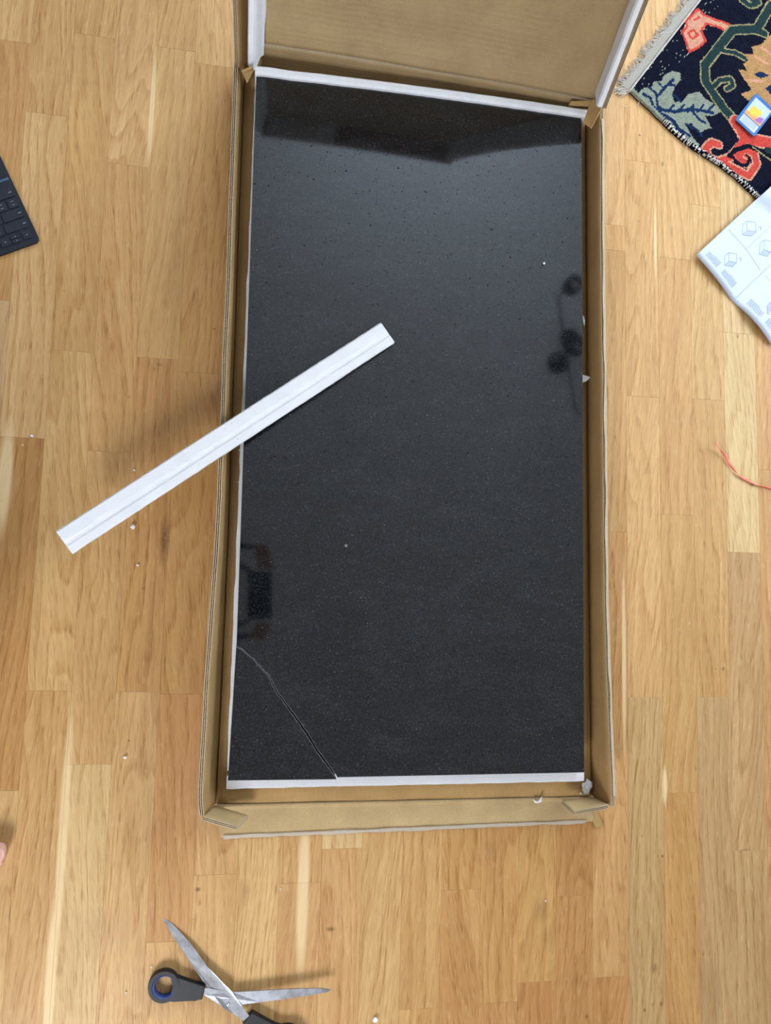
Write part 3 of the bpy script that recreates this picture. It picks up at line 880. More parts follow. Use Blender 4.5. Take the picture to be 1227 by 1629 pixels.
P_(RED, [(1010, 1000), (1060, 1080), (930, 1170), (880, 1180)])
S_(NAVY, 44, [(920, 1140), (960, 1100), (1060, 1070), (1130, 1100)]); S_(NAVY, 30, [(940, 1150), (990, 1200), (1040, 1215), (1070, 1170), (1040, 1140)])
S_(RED, 18, [(1050, 1160), (1020, 1130), (985, 1150)])
S_(LINE, 14, [(1090, 1080), (1160, 1130), (1227, 1180), (1400, 1250)]); S_(GREEN, 60, [(1200, 1100), (1400, 1180)])
P_(BLUE, [(1500, 1300), (1600, 1180), (1700, 1300), (1600, 1420)]); S_(RED, 80, [(1450, 200), (1700, 500), (1650, 900)])
def inpoly(p, q):
    c = False
    j = len(q) - 1
    for i in range(len(q)):
        if (q[i].y > p.y) != (q[j].y > p.y) and p.x < (q[j].x - q[i].x) * (p.y - q[i].y) / (q[j].y - q[i].y) + q[i].x: c = not c
        j = i
    return c
def sdist(p, pts):
    m = 9
    for a, b in zip(pts, pts[1:]):
        ab = b - a
        t = max(0, min(1, (p - a).dot(ab) / max(1e-12, ab.length_squared)))
        m = min(m, (p - a - ab * t).length)
    return m
bb = []
for s in shapes:
    xs = [p.x for p in s[-1]]; ys = [p.y for p in s[-1]]
    pad = s[2] if s[0] == 's' else 0
    bb.append((min(xs) - pad, max(xs) + pad, min(ys) - pad, max(ys) + pad))
DU, DV = .0019, .0021
NU, NV = 300, 250
rug = thing('rug', 'hand-knotted navy, red and tan wool rug with a cream fringe, top right corner', 'rug', tuple(Vector((rc.x, rc.y, 0))))
orig = Vector((rc.x, rc.y, 0))
vs, fs, cols = [], [], []
def edge_w(u): return .0025 * math.sin(u * 31) + .0015 * mnoise.noise(Vector((u * 60, 0, 0)))
def rug_pt(i, j):
    u, v = i * DU, j * DV
    lift = .0055 * math.exp(-((u - .0) / .02) ** 2) * 0
    uu = u + edge_w(v) * math.exp(-u / .03) * 1.0
    w2 = (-.006 * math.sin(v * 14 + .2) if v < .4 else 0) * math.exp(-u / .08)
    # bow of the selvage: corner curls out a little towards the booklet
    return orig * 0 + ru * (uu + w2) + rv * v, 0
for i in range(NU + 1):
    for j in range(NV + 1):
        q, _ = rug_pt(i, j)
        z = .0075 + .0014 * mnoise.noise(Vector((i * .11, j * .11, 0))) + .0009 * random.random() + (-.0008 if j % 2 else 0)
        if i in (0, NU) or j in (0, NV): z = .003
        vs.append((q.x, q.y, z))
W = NV + 1
for i in range(NU):
    for j in range(NV):
        fs.append((i * W + j, i * W + j + 1, i * W + W + j + 1, i * W + W + j))
        q = (rug_pt(i + .5, j + .5)[0] + orig).xy + Vector((random.uniform(-.0006, .0006), random.uniform(-.0006, .0006)))
        c = NAVY
        for s, b in zip(shapes, bb):
            if b[0] <= q.x <= b[1] and b[2] <= q.y <= b[3]:
                if s[0] == 'p':
                    if inpoly(q, s[2]): c = s[1]
                elif sdist(q, s[3]) < s[2] / 2: c = s[1]
        # i runs along the fringed end, so v (j) is the distance from that end; i the distance from the side
        if i < 4 + (j * 7 % 3 == 0): c = CREAM if mnoise.noise(Vector((i * .3, j * .9, 9))) > .02 and j * DV > .09 else (GREY if j * DV <= .09 else NAVY)
        if j < 2: c = CREAM
        elif c == NAVY and j < 24 and i > 6 and mnoise.noise(Vector((i * .22, j * 1.37, 3))) > .47: c = GREY
        elif c == NAVY and random.random() < .25: c = tuple(x * 1.7 for x in NAVY)
        k = random.uniform(.8, 1.15)
        cols.append(tuple(min(1, x * k) for x in c))
# rim down to the floor
def rimf(seq):
    base = len(vs)
    for idx in seq: vs.append((vs[idx][0], vs[idx][1], .0003))
    for k in range(len(seq) - 1):
        fs.append((seq[k], seq[k + 1], base + k + 1, base + k)); cols.append(NAVY)
rimf([i * W for i in range(NU + 1)]); rimf([i * W + NV for i in range(NU + 1)]); rimf(list(range(W))); rimf([NU * W + j for j in range(W)])
me = bpy.data.meshes.new('pile'); me.from_pydata(vs, [], fs)
ca = me.color_attributes.new('knot', 'FLOAT_COLOR', 'CORNER')
buf = []
for p in me.polygons:
    c = cols[p.index]
    for _ in p.loop_indices: buf += [c[0], c[1], c[2], 1]
ca.data.foreach_set('color', buf)
q = N('knotted_wool')
at_ = q.n('ShaderNodeAttribute', attribute_name='knot')
nz = q.noise(q.pos(), 900, 2)
q.col(q.mix(nz, q.mix(1.0, at_.outputs['Color'], (.62, .62, .62), 'MULTIPLY'), q.mix(1.0, at_.outputs['Color'], (1.25, 1.25, 1.25), 'MULTIPLY')))
q.set(Roughness=0.95, Specular_IOR_Level=0.1); q.bump(nz, .6, .0015)
me.materials.append(q.m)
link(bpy.data.objects.new('pile', me), rug)
# woven cream band outside the pile and the fringe
M_cot = simple('cream_cotton', (176, 170, 160), 0.95, var=0.14, scale=700, bump=0.0008)
bm = bmesh.new()
NB = 260
rows = 6
g = []
for i in range(NB + 1):
    u = i / NB * NU * DU
    r = []
    for j in range(rows * 2 + 1):
        o_ = -.0008 - .0145 * j / (rows * 2) - .0009 * mnoise.noise(Vector((u * 30, 5, 0)))
        p = ru * u + rv * o_
        r.append(bm.verts.new((p.x, p.y, .0032 + .0012 * (j % 2) + .0006 * ((i + j // 2) % 2))))
    g.append(r)
for i in range(NB):
    for j in range(rows * 2): bm.faces.new((g[i][j], g[i][j + 1], g[i + 1][j + 1], g[i + 1][j]))
bm_obj('woven_band', bm, M_cot, rug)['label'] = 'flat woven cream band at the fringed end'
bm = bmesh.new()
def strand(p, dr, ln, z0=.003):
    pts = []
    a = math.atan2(dr.y, dr.x); c = random.uniform(-1.1, 1.1)
    x = Vector((p.x, p.y, z0))
    for k in range(7):
        pts.append(tuple(x))
        a += c / 6 + random.uniform(-.25, .25)
        x = x + Vector((math.cos(a), math.sin(a), 0)) * ln / 6
        x.z = max(.0012, x.z + random.uniform(-.0012, .001))
    tube(bm, pts, .0007, 4)
random.seed(11)
for i in range(560):
    u = random.uniform(-.004, NU * DU)
    strand(ru * u - rv * .014, (-rv + ru * random.uniform(-.8, .5)).normalized(), random.uniform(.009, .020))
for i in range(34):
    strand(ru * random.uniform(-.006, .006) - rv * random.uniform(-.004, .014), (-ru * random.uniform(.4, 1.2) - rv * random.uniform(.2, 1.0)).normalized(), random.uniform(.012, .024))
for (a_, l_) in ((.03, .01), (.145, .012), (.158, .012), (.19, .009)):
    strand(rv * a_ - ru * .002, (-ru + rv * .6).normalized(), l_)
f_ = bm_obj('fringe', bm, simple('fringe_cotton', (206, 200, 190), .95, var=.12, scale=500), rug); f_['kind'] = 'stuff'; f_['label'] = 'curled cream cotton fringe threads'

# ------------------------------------------------------------------ playing card on the rug
def quad_local(p00, p10, p11, p01):
    return lambda u, v: lerp(lerp(p00, p10, u), lerp(p01, p11, u), v)
CZ = .0115
ca_, cb_ = at(1131 + 0, 1030 / 4.596 - 0, CZ), None
cA = at(960 + 965 / 4.596, 875 / 4.596, CZ)           # left corner
cBt = at(960 + 1135 / 4.596, 1030 / 4.596, CZ)        # bottom corner
e1 = (cBt - cA); clen = .063; e1 = e1.normalized() * .052
e2 = Vector((-e1.y, e1.x, 0)).normalized() * .080
card = thing('trading_card', 'small blue-bordered picture card lying face up on the rug', 'card', tuple(cA))
def cpoly(name, uv, mat, z0, z1, par, bev=0.0):
    bm = bmesh.new()
    pts = [(e1 * u + e2 * v).xy for u, v in uv]
    prism(bm, pts, z0, z1, bev)
    return bm_obj(name, bm, mat, par)
def rr(u0, u1, v0, v1, r=.05):
    out = []
    for cx, cy, a0 in ((u1 - r, v0 + r * .7, -90), (u1 - r, v1 - r * .7, 0), (u0 + r, v1 - r * .7, 90), (u0 + r, v0 + r * .7, 180)):
        for k in range(4):
            a = math.radians(a0 + 30 * k); out.append((cx + r * math.cos(a), cy + r * .7 * math.sin(a)))
    return out
M_cb = simple('card_blue_border', (52, 104, 168), 0.3, var=0.25, scale=120)
cb = cpoly('card_body', rr(0, 1, 0, 1), M_cb, 0, .0008, card)
cpoly('text_panel', [(.12, .07), (.9, .07), (.9, .30), (.12, .30)], simple('card_text_panel', (198, 208, 222), .4), .0008, .00095, cb)
cpoly('picture_panel', [(.1, .33), (.92, .33), (.92, .90), (.1, .90)], simple('card_picture_sky', (176, 190, 218), .4, var=.1, scale=90), .0008, .00095, cb)
cpoly('picture_ground', [(.1, .33), (.92, .33), (.92, .52), (.1, .44)], simple('card_picture_ground', (214, 150, 84), .4, var=.2, scale=200), .00095, .00105, cb)
cpoly('picture_bush', [(.18, .50), (.3, .42), (.55, .46), (.72, .60), (.60, .74), (.45, .66), (.34, .72), (.2, .62)], simple('card_picture_yellow', (226, 182, 60), .4, var=.2, scale=300), .00105, .00115, cb)
cpoly('picture_flowers', [(.6, .36), (.88, .40), (.88, .58), (.70, .54)], simple('card_picture_purple', (150, 90, 170), .4, var=.4, scale=900), .00105, .00115, cb)
bm = bmesh.new()
for k in range(6):
    v = .095 + k * .034
    a_, b_ = (e1 * .17 + e2 * v), (e1 * .17 + e2 * (v + .012)); c_, d_ = (e1 * (.84 - (.2 if k == 0 else 0)) + e2 * v), (e1 * (.84 - (.2 if k == 0 else 0)) + e2 * (v + .012))
    prism(bm, [a_.xy, c_.xy, d_.xy, b_.xy], .00095, .00102)
bm_obj('small_print', bm, M_inkd, cb)

# ------------------------------------------------------------------ booklet
bk = thing('instruction_booklet', 'open white instruction booklet with pale line drawings, at the right edge below the rug', 'booklet', tuple(at(1166, 479, 0)))
bo = at(1166, 479, 0); bo.z = 0
bl = at(1105, 408, .012); 
fdir = (at(1227, 398, .015) - at(1166, 479, .012)); fdir.z = 0
edge = at(1105, 408, 0) - at(1166, 479, 0); edge.z = 0
fdir = Vector((-edge.y, edge.x, 0)).normalized() * -1
if fdir.x < 0: fdir = -fdir
pw = edge.length; ed = edge.normalized()
BL_ = .297
def page(s, t, side, lift):
    """s 0..1 from the fold outward, t 0..1 along the fold"""
    ddir = ed if side < 0 else -ed
    wdt = pw * (1.0 if side < 0 else 1.0)
    h = .006 + .010 * math.sin(PI * min(1, s * 1.0)) * (0.5 + .3 * math.sin(t * 3 + side)) - .004 * (1 - s) ** 4
    hz = .010 * math.exp(-((t - .45) / .35) ** 2)        # lies over the rug
    if side < 0: h += .004 * s
    g = ddir * (wdt * s) + fdir * (BL_ * t)
    d = (bo + g) - Vector((rc.x, rc.y, 0))
    inn = min(d.dot(ru) + .012, d.dot(rv) + .012)
    k = max(0, min(1, inn / .022)); k = k * k * (3 - 2 * k)
    return g + Vector((0, 0, max(h + lift, .0042 + lift) + .0105 * k))
for side in (-1, 1):
    nm = 'page'
    for k, lf in enumerate((.0, -.0016, -.0032)):
        o = sheet(nm, lambda u, v: page(u * (1 - .004 * k), v, side, lf), Vector((0, 0, -.0010)), 24, 30, M_paper, bk)
        if k == 0: top = o
    bm = bmesh.new()
    def line(pts, w, lift=.0003, nseg=6):
        out = []
        for (a, b) in zip(pts, pts[1:]):
            for i in range(nseg):
                out.append((lerp(a[0], b[0], i / nseg), lerp(a[1], b[1], i / nseg)))
        out.append(pts[-1])
        prev = None
        for i, (s, t) in enumerate(out):
            p = page(s, t, side, lift)
            p2 = page(*out[min(i + 1, len(out) - 1)], side, lift); p1 = page(*out[max(i - 1, 0)], side, lift)
            d = (p2 - p1); n = Vector((-d.y, d.x, 0)).normalized() * w / 2
            cur = (bm.verts.new(p + n), bm.verts.new(p - n))
            if prev: bm.faces.new((prev[0], prev[1], cur[1], cur[0]))
            prev = cur
    random.seed(3 + side)
    # page: frames, paragraphs along the near edge, isometric furniture drawings
    line([(.06, .30), (.94, .30)], .0005); line([(.06, .62), (.94, .62)], .0005); line([(.5, .30), (.5, .62)], .0004)
    for blk, s0, s1 in ((0, .62, .90), (1, .18, .50)):
        for k in range(5):
            t = .045 + k * .011
            s = s0
            end = s1 - (.12 if k == 4 else 0)
            while s < end:
                w_ = random.uniform(.015, .05); line([(s, t), (min(end, s + w_), t)], .0011, nseg=1); s += w_ + .012
    for (cs, ct, k) in ((.55, .18, .9), (.72, .44, 1.0), (.28, .45, 1.0), (.6, .78, 1.1), (.25, .8, .8)):
        def sp(a, b): return (cs + a * .12 * k, ct + b * .06 * k)
        top_ = [sp(-1, 0), sp(0, .8), sp(1, .1), sp(0, -.7), sp(-1, 0)]
        line(top_, .0006)
        line([sp(-1, 0), sp(-1, -.8), sp(0, -1.5), sp(1, -.7), sp(1, .1)], .0006); line([sp(0, -.7), sp(0, -1.5)], .0006)
        for h_ in range(7): line([sp(-1 + h_ / 7, -.1 * h_), sp(-1 + h_ / 7, -.8 - .1 * h_)], .0004, nseg=2)
        line([sp(-1.3, .6), sp(-1.0, .9), sp(-.7, .7)], .0008); 
    bm_obj('printed_drawings', bm, M_ink, top)

# ------------------------------------------------------------------ keyboard
kc = at(64, 383, .006)
ka = (at(0, 397.5, .006) - at(40, 384, .006)); kb_ = (at(0, 232, .006) - at(58, 355, .006))
kyv = kb_.normalized(); kxv = Vector((-kyv.y, kyv.x, 0))           # y up the device, x to the left
kb = thing('tablet_keyboard', 'dark navy folding keyboard lying on the floor at the left edge', 'keyboard', (kc.x, kc.y, 0))
def kpoly(name, x0, x1, y0, y1, z0, z1, mat, par, r=.002, bev=.0004):
    pts = []
    for cx, cy, a0 in ((x1 - r, y0 + r, -90), (x1 - r, y1 - r, 0), (x0 + r, y1 - r, 90), (x0 + r, y0 + r, 180)):
        for k in range(5):
            a = math.radians(a0 + 22.5 * k); pts.append((cx + r * math.cos(a), cy + r * math.sin(a)))
    pts = [(kxv * a + kyv * b).xy for a, b in pts]
    bm = bmesh.new(); prism(bm, pts, z0, z1, bev, segs=2)
    return bm_obj(name, bm, mat, par)
kpoly('base', 0, .245, 0, .175, .0003, .0052, M_kb, kb, r=.008, bev=.001)
kpoly('hinge_strip', .003, .242, .116, .121, .0052, .0060, simple('steel_blue_strip', (86, 108, 136), .3, metal=.5), kb, r=.002)
kpoly('wrist_panel', .004, .241, .124, .171, .0052, .0058, M_kb, kb, r=.004)
PIT = .0192
def key(x, y, w, h, mark):
    o = kpoly('key', x, x + w, y, y + h, .0052, .0068, M_key, kb, r=.0022, bev=.0005)
    if mark == 'bar':
        kpoly('key_marking', x + .0025, x + .0075, y + h * .5 - .0006, y + h * .5 + .0006, .0068, .0069, M_keylit, o, r=.0003, bev=0)
    elif mark == 'dot':
        kpoly('key_marking', x + w / 2 - .001, x + w / 2 + .001, y + h / 2 - .001, y + h / 2 + .001, .0068, .0069, M_keylit, o, r=.0009, bev=0)
    elif mark == 'two':
        kpoly('key_marking', x + w / 2 - .0022, x + w / 2 + .0022, y + h * .7 - .0004, y + h * .7 + .0004, .0068, .0069, M_keylit, o, r=.0003, bev=0)
        kpoly('key_marking', x + w / 2 - .0022, x + w / 2 + .0022, y + h * .3 - .0004, y + h * .3 + .0004, .0068, .0069, M_keylit, o, r=.0003, bev=0)
    elif mark == 'up':
        kpoly('key_marking', x + w / 2 - .0009, x + w / 2 + .0009, y + h * .5 - .0008, y + h * .5 + .0008, .0068, .0069, M_keylit, o, r=.0007, bev=0)
x = .0075
key(x, .0100, .0155, .0140, 'dot'); x += .0185
key(x, .0175, .0155, .0068, 'up'); key(x, .0100, .0155, .0068, 'up'); x += .0185
key(x, .0100, .0155, .0140, 'dot'); x += .0185
for k in range(2): key(x, .0100, .0165, .0155, 'two'); x += .0195
key(x, .0100, .090, .0155, None); x += .093
key(x, .0100, .0165, .0155, 'two')
for row, (w0, mk) in enumerate(((.038, 'bar'), (.034, 'bar'), (.0165, 'two'), (.034, 'bar'))):
    y = .0292 + row * .0192
    x = .0060
    key(x, y, w0, .0162, mk); x += w0 + .003
    while x < .222: key(x, y, .0165, .0162, 'two' if row < 3 or x < .2 else 'bar'); x += .0195
row_y = .0292 + 4 * .0192

# ------------------------------------------------------------------ scissors
def c6(x, y, z=0): return at(220 + x / 3.609, 1440 + y / 3.609, z)
scx = thing('scissors', 'open steel scissors with black handles and a blue inner ring on the floor', 'scissors', tuple(Vector(c6(518, 545, 0)).xy) + (0,))
so = Vector(c6(518, 545, 0)); so.z = 0
def sxy(x, y, z): p = c6(x, y, z) - so; return (p.x, p.y)
def plate(name, pts, zf, t, mat, par, bev=.0005):
    bm = bmesh.new()
    P = []
    for (x, y) in pts:
        p = c6(x, y, .012) - so; P.append((p.x, p.y))
    prism(bm, P, 0, t, bev, z_fn=lambda p: zf(p), segs=1)
    return bm_obj(name, bm, mat, par)
tip1 = c6(132, 90, .012) - so; tip2 = c6(1108, 470, .012) - so
def z1(p): return .0135 + .004 * 0
def z2(p): return .0095 + .055 * max(0, p[0])      # the under blade rises towards its tip
def z1f(p):
    d = (Vector(p).dot(Vector((tip1.x, tip1.y)).normalized()))
    return .0120 - .088 * max(0, d) * .9 if d > 0 else .0120 + .02 * (-d)
bl1 = plate('blade', [(132, 90), (185, 118), (300, 232), (400, 362), (470, 430), (540, 495), (600, 582), (638, 632), (605, 662), (550, 622), (490, 590), (440, 525), (370, 440), (280, 310), (190, 185)], z1f, .0018, M_steel, scx)
bl2 = plate('blade', [(375, 478), (405, 478), (545, 503), (700, 487), (900, 470), (1050, 464), (1108, 470), (1085, 486), (980, 506), (850, 530), (700, 553), (590, 572), (495, 588), (468, 578), (375, 517)], z2, .0018, M_steel, scx)
bm = bmesh.new(); bmesh.ops.create_uvsphere(bm, u_segments=16, v_segments=8, radius=.0024)
for v in bm.verts: v.co.z = v.co.z * .5 + .0140
bm_obj('pivot_screw', bm, simple('bright_steel', (235, 238, 242), .15, metal=.8), scx, True)
def handle(loop_c, r_out, r_in, neck, mat, name, zc=.008, off=(0, 0)):
    """ring with a solid neck, one mesh"""
    bm = bmesh.new()
    cxy = Vector(sxy(*loop_c, .012))
    ro, ri = r_out / 3.609 * .00108, r_in / 3.609 * .00108
    nk = [Vector(sxy(*p, .012)) for p in neck]
    n = 40
    # outer outline: ring, opened where the neck leaves
    outer = [cxy + Vector((math.cos(2 * PI * k / n), math.sin(2 * PI * k / n))) * ro for k in range(n)]
    inner = [cxy + Vector(off) + Vector((math.cos(2 * PI * k / n), math.sin(2 * PI * k / n))) * ri for k in range(n)]
    def ring(zo):
        return [bm.verts.new((p.x, p.y, zo)) for p in outer], [bm.verts.new((p.x, p.y, zo)) for p in inner]
    layers = []
    for dz, sh in ((-.0070, .82), (-.0035, 1.0), (.0035, 1.0), (.0065, .82)):
        o_, i_ = [], []
        for p, q in zip(outer, inner):
            m = (p + q) / 2
            pp, qq = m + (p - m) * sh, m + (q - m) * sh
            o_.append(bm.verts.new((pp.x, pp.y, zc + dz))); i_.append(bm.verts.new((qq.x, qq.y, zc + dz)))
        layers.append((o_, i_))
    for (a, b), (c, d) in zip(layers, layers[1:]):
        for k in range(n):
            j = (k + 1) % n
            bm.faces.new((a[k], a[j], c[j], c[k])); bm.faces.new((b[j], b[k], d[k], d[j]))
    for (a, b), s in ((layers[0], 1), (layers[-1], 1)):
        for k in range(n):
            j = (k + 1) % n; bm.faces.new((a[k], b[k], b[j], a[j]))
    prism(bm, nk, zc - .0058, zc + .0058, .0018)
    return bm_obj(name, bm, mat, scx, False)
h1 = handle((146, 468), 81, 58, [(172, 392), (200, 400), (250, 430), (385, 462), (368, 541), (325, 541), (305, 549), (200, 552), (152, 553), (190, 520), (206, 468), (196, 420)], M_black, 'handle')
bm = bmesh.new()
cxy = Vector(sxy(148, 468, .012)); q = []
for k in range(40):
    a = 2 * PI * k / 40
    q.append([])
    for (rr_, dz, ox, oy) in ((60, .0060, 0, 0), (57, .0068, 0, 0), (51, .0056, .0009, .0006), (49, -.004, .0009, .0006), (60, -.004, 0, 0)):
        r_ = rr_ / 3.609 * .00108
        q[-1].append(bm.verts.new((cxy.x + math.cos(a) * r_ + ox, cxy.y + math.sin(a) * r_ + oy, .008 + dz)))
for k in range(40):
    for j in range(5): bm.faces.new((q[k][j], q[k][(j + 1) % 5], q[(k + 1) % 40][(j + 1) % 5], q[(k + 1) % 40][j]))
bm_obj('finger_ring', bm, M_blue, h1, True)['label'] = 'blue rubber lining of the handle ring'
h2 = handle((850, 800), 95, 66, [(655, 612), (700, 650), (790, 690), (850, 705), (900, 720), (860, 745), (800, 760), (775, 800), (758, 830), (720, 790), (640, 720), (598, 680)], M_black, 'handle')

# ------------------------------------------------------------------ pink ribbon
rb = bmesh.new()
pts = [(1139, 704), (1143, 712), (1149, 719), (1155, 727), (1160, 737), (1166, 746), (1174, 754), (1184, 761), (1196, 767), (1208, 772), (1220, 776), (1232, 778), (1250, 779), (1275, 790), (1300, 812)]
rp = []
for i, p in enumerate(pts):
    z = .0015 + (.012 * math.exp(-i / 1.8) if i < 7 else 0) + .0015 * math.sin(i * 1.3) ** 2
    rp.append(at(p[0], p[1], z))
sm = []
for a, b in zip(rp, rp[1:]):
    for k in range(5): sm.append(lerp(a, b, k / 5))
sm.append(rp[-1])
prev = None
for i, p in enumerate(sm):
    t = (sm[min(i + 1, len(sm) - 1)] - sm[max(0, i - 1)]).normalized()
    sd = t.cross(Vector((0, 0, 1))).normalized(); up = Vector((0, 0, 1))
    tw = i * .17
    d = (sd * math.cos(tw) * .0032 + up * abs(math.sin(tw)) * .0024)
    if i < 6: d = d * (.5 + i / 12)
    nrm = t.cross(d).normalized() * .00025
    cur = [rb.verts.new(p + d + nrm), rb.verts.new(p - d * .6 + nrm), rb.verts.new(p - d * .6 - nrm), rb.verts.new(p + d - nrm)]
    if prev:
        for k in range(4): rb.faces.new((prev[k], prev[(k + 1) % 4], cur[(k + 1) % 4], cur[k]))
    else: rb.faces.new(cur)
    prev = cur
rb.faces.new(prev[::-1])
for v in rb.verts: v.co.z = max(.0004, v.co.z)
tag(bm_obj('ribbon', rb, M_ribbon, None, True), 'thin twisted salmon-pink ribbon on the floor at the right edge', 'ribbon')

# ------------------------------------------------------------------ crumbs and scraps
CG = 'white foam crumbs scattered on the floor'
M_bead = simple('foam_bead', (240, 240, 242), .6, var=.03, scale=200)
def crumb(x, y, z, r, label, sub=1, mat=None, grp=None):
    c = at(x, y, z + r * .6)
    bm = bmesh.new(); lumps(bm, (0, 0, 0), r, x * .1, .8, sub)
    lo = min(v.co.z for v in bm.verts)
    for v in bm.verts: v.co.z -= lo
    o = bm_obj('foam_crumb', bm, mat or M_bead, None, True)
    o.location = (c.x, c.y, z + .0002)
    tag(o, label, 'crumb', grp)
crumb(597, 1622, 0, .0045, 'round white foam bead on the floor at the bottom edge right of the scissors', 2, grp=CG)
crumb(211.5, 838, 0, .0042, 'dull round foam crumb on the floor just below the lower end of the foam bar', 2, grp=CG)
for dx, dy, r in ((0, 0, .0022),): crumb(219, 899, 0, r * 1.2, 'small bright foam crumb on the floor below the dull round one, left of the box', grp=CG)
crumb(199, 1205, 0, .0034, 'oval white foam crumb on the floor left of the near half of the box', grp=CG)
crumb(50.5, 694, 0, .0028, 'bright foam crumb on a board joint at the left edge below the keyboard', grp=CG)
crumb(36, 708, 0, .0014, 'tiny foam speck beside the bright crumb at the left edge below the keyboard', grp=CG)
crumb(213.5, 748, 0, .0022, 'pale foam speck on the floor just above the foam bar', grp=CG)
crumb(446, 1414, 0, .0016, 'tiny foam speck on the floor below the end flap of the box, above the scissors', grp=CG)
crumb(868, 1433, 0, .0019, 'small round foam speck on the floor below the right half of the box', grp=CG)
crumb(241, 1538, 0, .0016, 'tiny foam speck beside the ring handle of the scissors', grp=CG)
crumb(200.5, 1579, 0, .0015, 'tiny foam speck left of the scissors near the bottom edge', grp=CG)
crumb(1019, 213.5, 0, .0021, 'pinkish foam crumb on the floor below the rug', grp=CG, mat=simple('pinkish_bead', (238, 206, 190), .6))
crumb(996, 170, 0, .0016, 'tiny foam speck on the floor under the corner of the rug', grp=CG)
crumb(1097, 991, 0, .0011, 'tiny bright speck on the floor right of the box', grp=CG)
crumb(865.5, 419.5, ZT, .0028, 'bright white foam crumb on the black slab, far right', grp='white foam crumbs on the slab')
crumb(550.5, 868, ZT, .0034, 'greyish translucent foam crumb in the middle of the black slab', grp='white foam crumbs on the slab', mat=simple('grey_crumb', (120, 124, 128), .5))
crumb(381, 716, .0066, .0020, 'foam crumb in the left gutter of the box just below the foam bar', grp='white foam crumbs in the box')
crumb(379.5, 767, .0066, .0014, 'tiny foam crumb in the left gutter of the box, second below the foam bar', grp='white foam crumbs in the box')
# crumpled film scrap at the near right corner of the box, curl on the flap fold, film corner
M_film = simple('crumpled_white_film', (226, 226, 226), .35, var=.06, scale=300)
bm = bmesh.new()
c = at(933.5, 1252, .014)
res = bmesh.ops.create_icosphere(bm, subdivisions=3, radius=1.0)
for v in res['verts']:
    k = 1 + .5 * mnoise.noise(v.co * 2.3) + .25 * mnoise.noise(v.co * 6)
    v.co = Vector((v.co.x * .0075 * k + v.co.y * .003, v.co.y * .0115 * k, v.co.z * .006 * k))
lo = min(v.co.z for v in bm.verts)
for v in bm.verts: v.co.z -= lo
o = bm_obj('plastic_scrap', bm, M_film); o.location = (c.x, c.y, .0095)
tag(o, 'crumpled white scrap of packing film in the near right corner of the box', 'scrap')
crumb(924, 1262, .0085, .0022, 'small pale crumb beside the crumpled film scrap in the near right corner of the box', grp='white foam crumbs in the box')
bm = bmesh.new()
tube(bm, [at(x, y, z) for x, y, z in ((849, 1272, .012), (852, 1276, .0125), (856, 1276.5, .013), (860, 1272, .0145), (862, 1268, .017))], [.0012, .0017, .0016, .0014, .0009], 6)
tube(bm, [at(856, 1275, .013), at(859, 1276, .013), at(863, 1273, .0135)], .001, 5)
tag(bm_obj('foam_curl', bm, M_bead, None, True), 'small curled white foam sliver lying on the fold of the near flap', 'scrap')
def film_corner(pts, z, label):
    bm = bmesh.new()
    P = [at(x, y, z) for x, y in pts]
    prism(bm, [p.xy for p in P], z, z + .0006)
    tag(bm_obj('film_sliver', bm, M_film), label, 'scrap')
film_corner([(926, 596), (930, 597), (940, 600.5), (932, 607), (926, 609)], .0262, 'pointed white foam sliver sticking out from under the right edge of the slab')
film_corner([(927, 502), (929, 504), (931, 511), (930, 519), (928, 514)], .0262, 'thin curved white sliver by the right edge of the slab, above the pointed one')

# ------------------------------------------------------------------ ceiling lamp (seen mirrored in the slab)
def mir(px, py, z): p = at(px, py, 2 * ZT - z); p.z = z; return p
ZL = 2.18
lp = thing('ceiling_lamp', 'black three-spot ceiling lamp mirrored in the right side of the slab', 'lamp', tuple(mir(905, 540, RH).xy) + (RH,))
lo_ = Vector(mir(905, 540, RH)); lo_.z = RH
bm = bmesh.new(); tube(bm, [Vector((0, 0, -.03)), Vector((0, 0, 0))], .05, 20); bm_obj('ceiling_rose', bm, M_lamp, lp)
bm = bmesh.new(); tube(bm, [Vector((0, 0, -.03)), mir(902, 562, ZL) - lo_], .006, 8); bm_obj('stem', bm, M_lamp, lp)
bm = bmesh.new(); tube(bm, [mir(*p, ZL) - lo_ for p in ((900, 460), (888, 474), (893, 510), (901, 560), (908, 610), (917, 655), (923, 660))], .0065, 8); bm_obj('arm', bm, M_lamp, lp)
def spot(px, py, solid):
    c = mir(px, py, ZL - .02) - lo_
    bm = bmesh.new()
    n = 28
    if solid:
        bmesh.ops.create_uvsphere(bm, u_segments=24, v_segments=14, radius=.055)
        for v in bm.verts: v.co += c
        return bm_obj('spot_head', bm, M_lamp, lp, True)
    prof = [(.042, -.03), (.042, .04), (.03, .06), (.008, .07), (.008, .06), (.026, .05), (.029, .03), (.029, -.03)]
    rg = [[bm.verts.new(c + Vector((r * math.cos(2 * PI * k / n), r * math.sin(2 * PI * k / n), z))) for k in range(n)] for r, z in prof]
    for a, b in zip(rg, rg[1:] + rg[:1]):
        for k in range(n): bm.faces.new((a[k], a[(k + 1) % n], b[(k + 1) % n], b[k]))
    o = bm_obj('spot_head', bm, M_lamp, lp, True)
    bm = bmesh.new(); tube(bm, [c + Vector((0, 0, -.012)), c + Vector((0, 0, -.008))], .028, 24); bm_obj('lamp_disc', bm, M_bulb, o)
spot(912, 453, False); spot(919, 551, False); spot(888, 577, True)

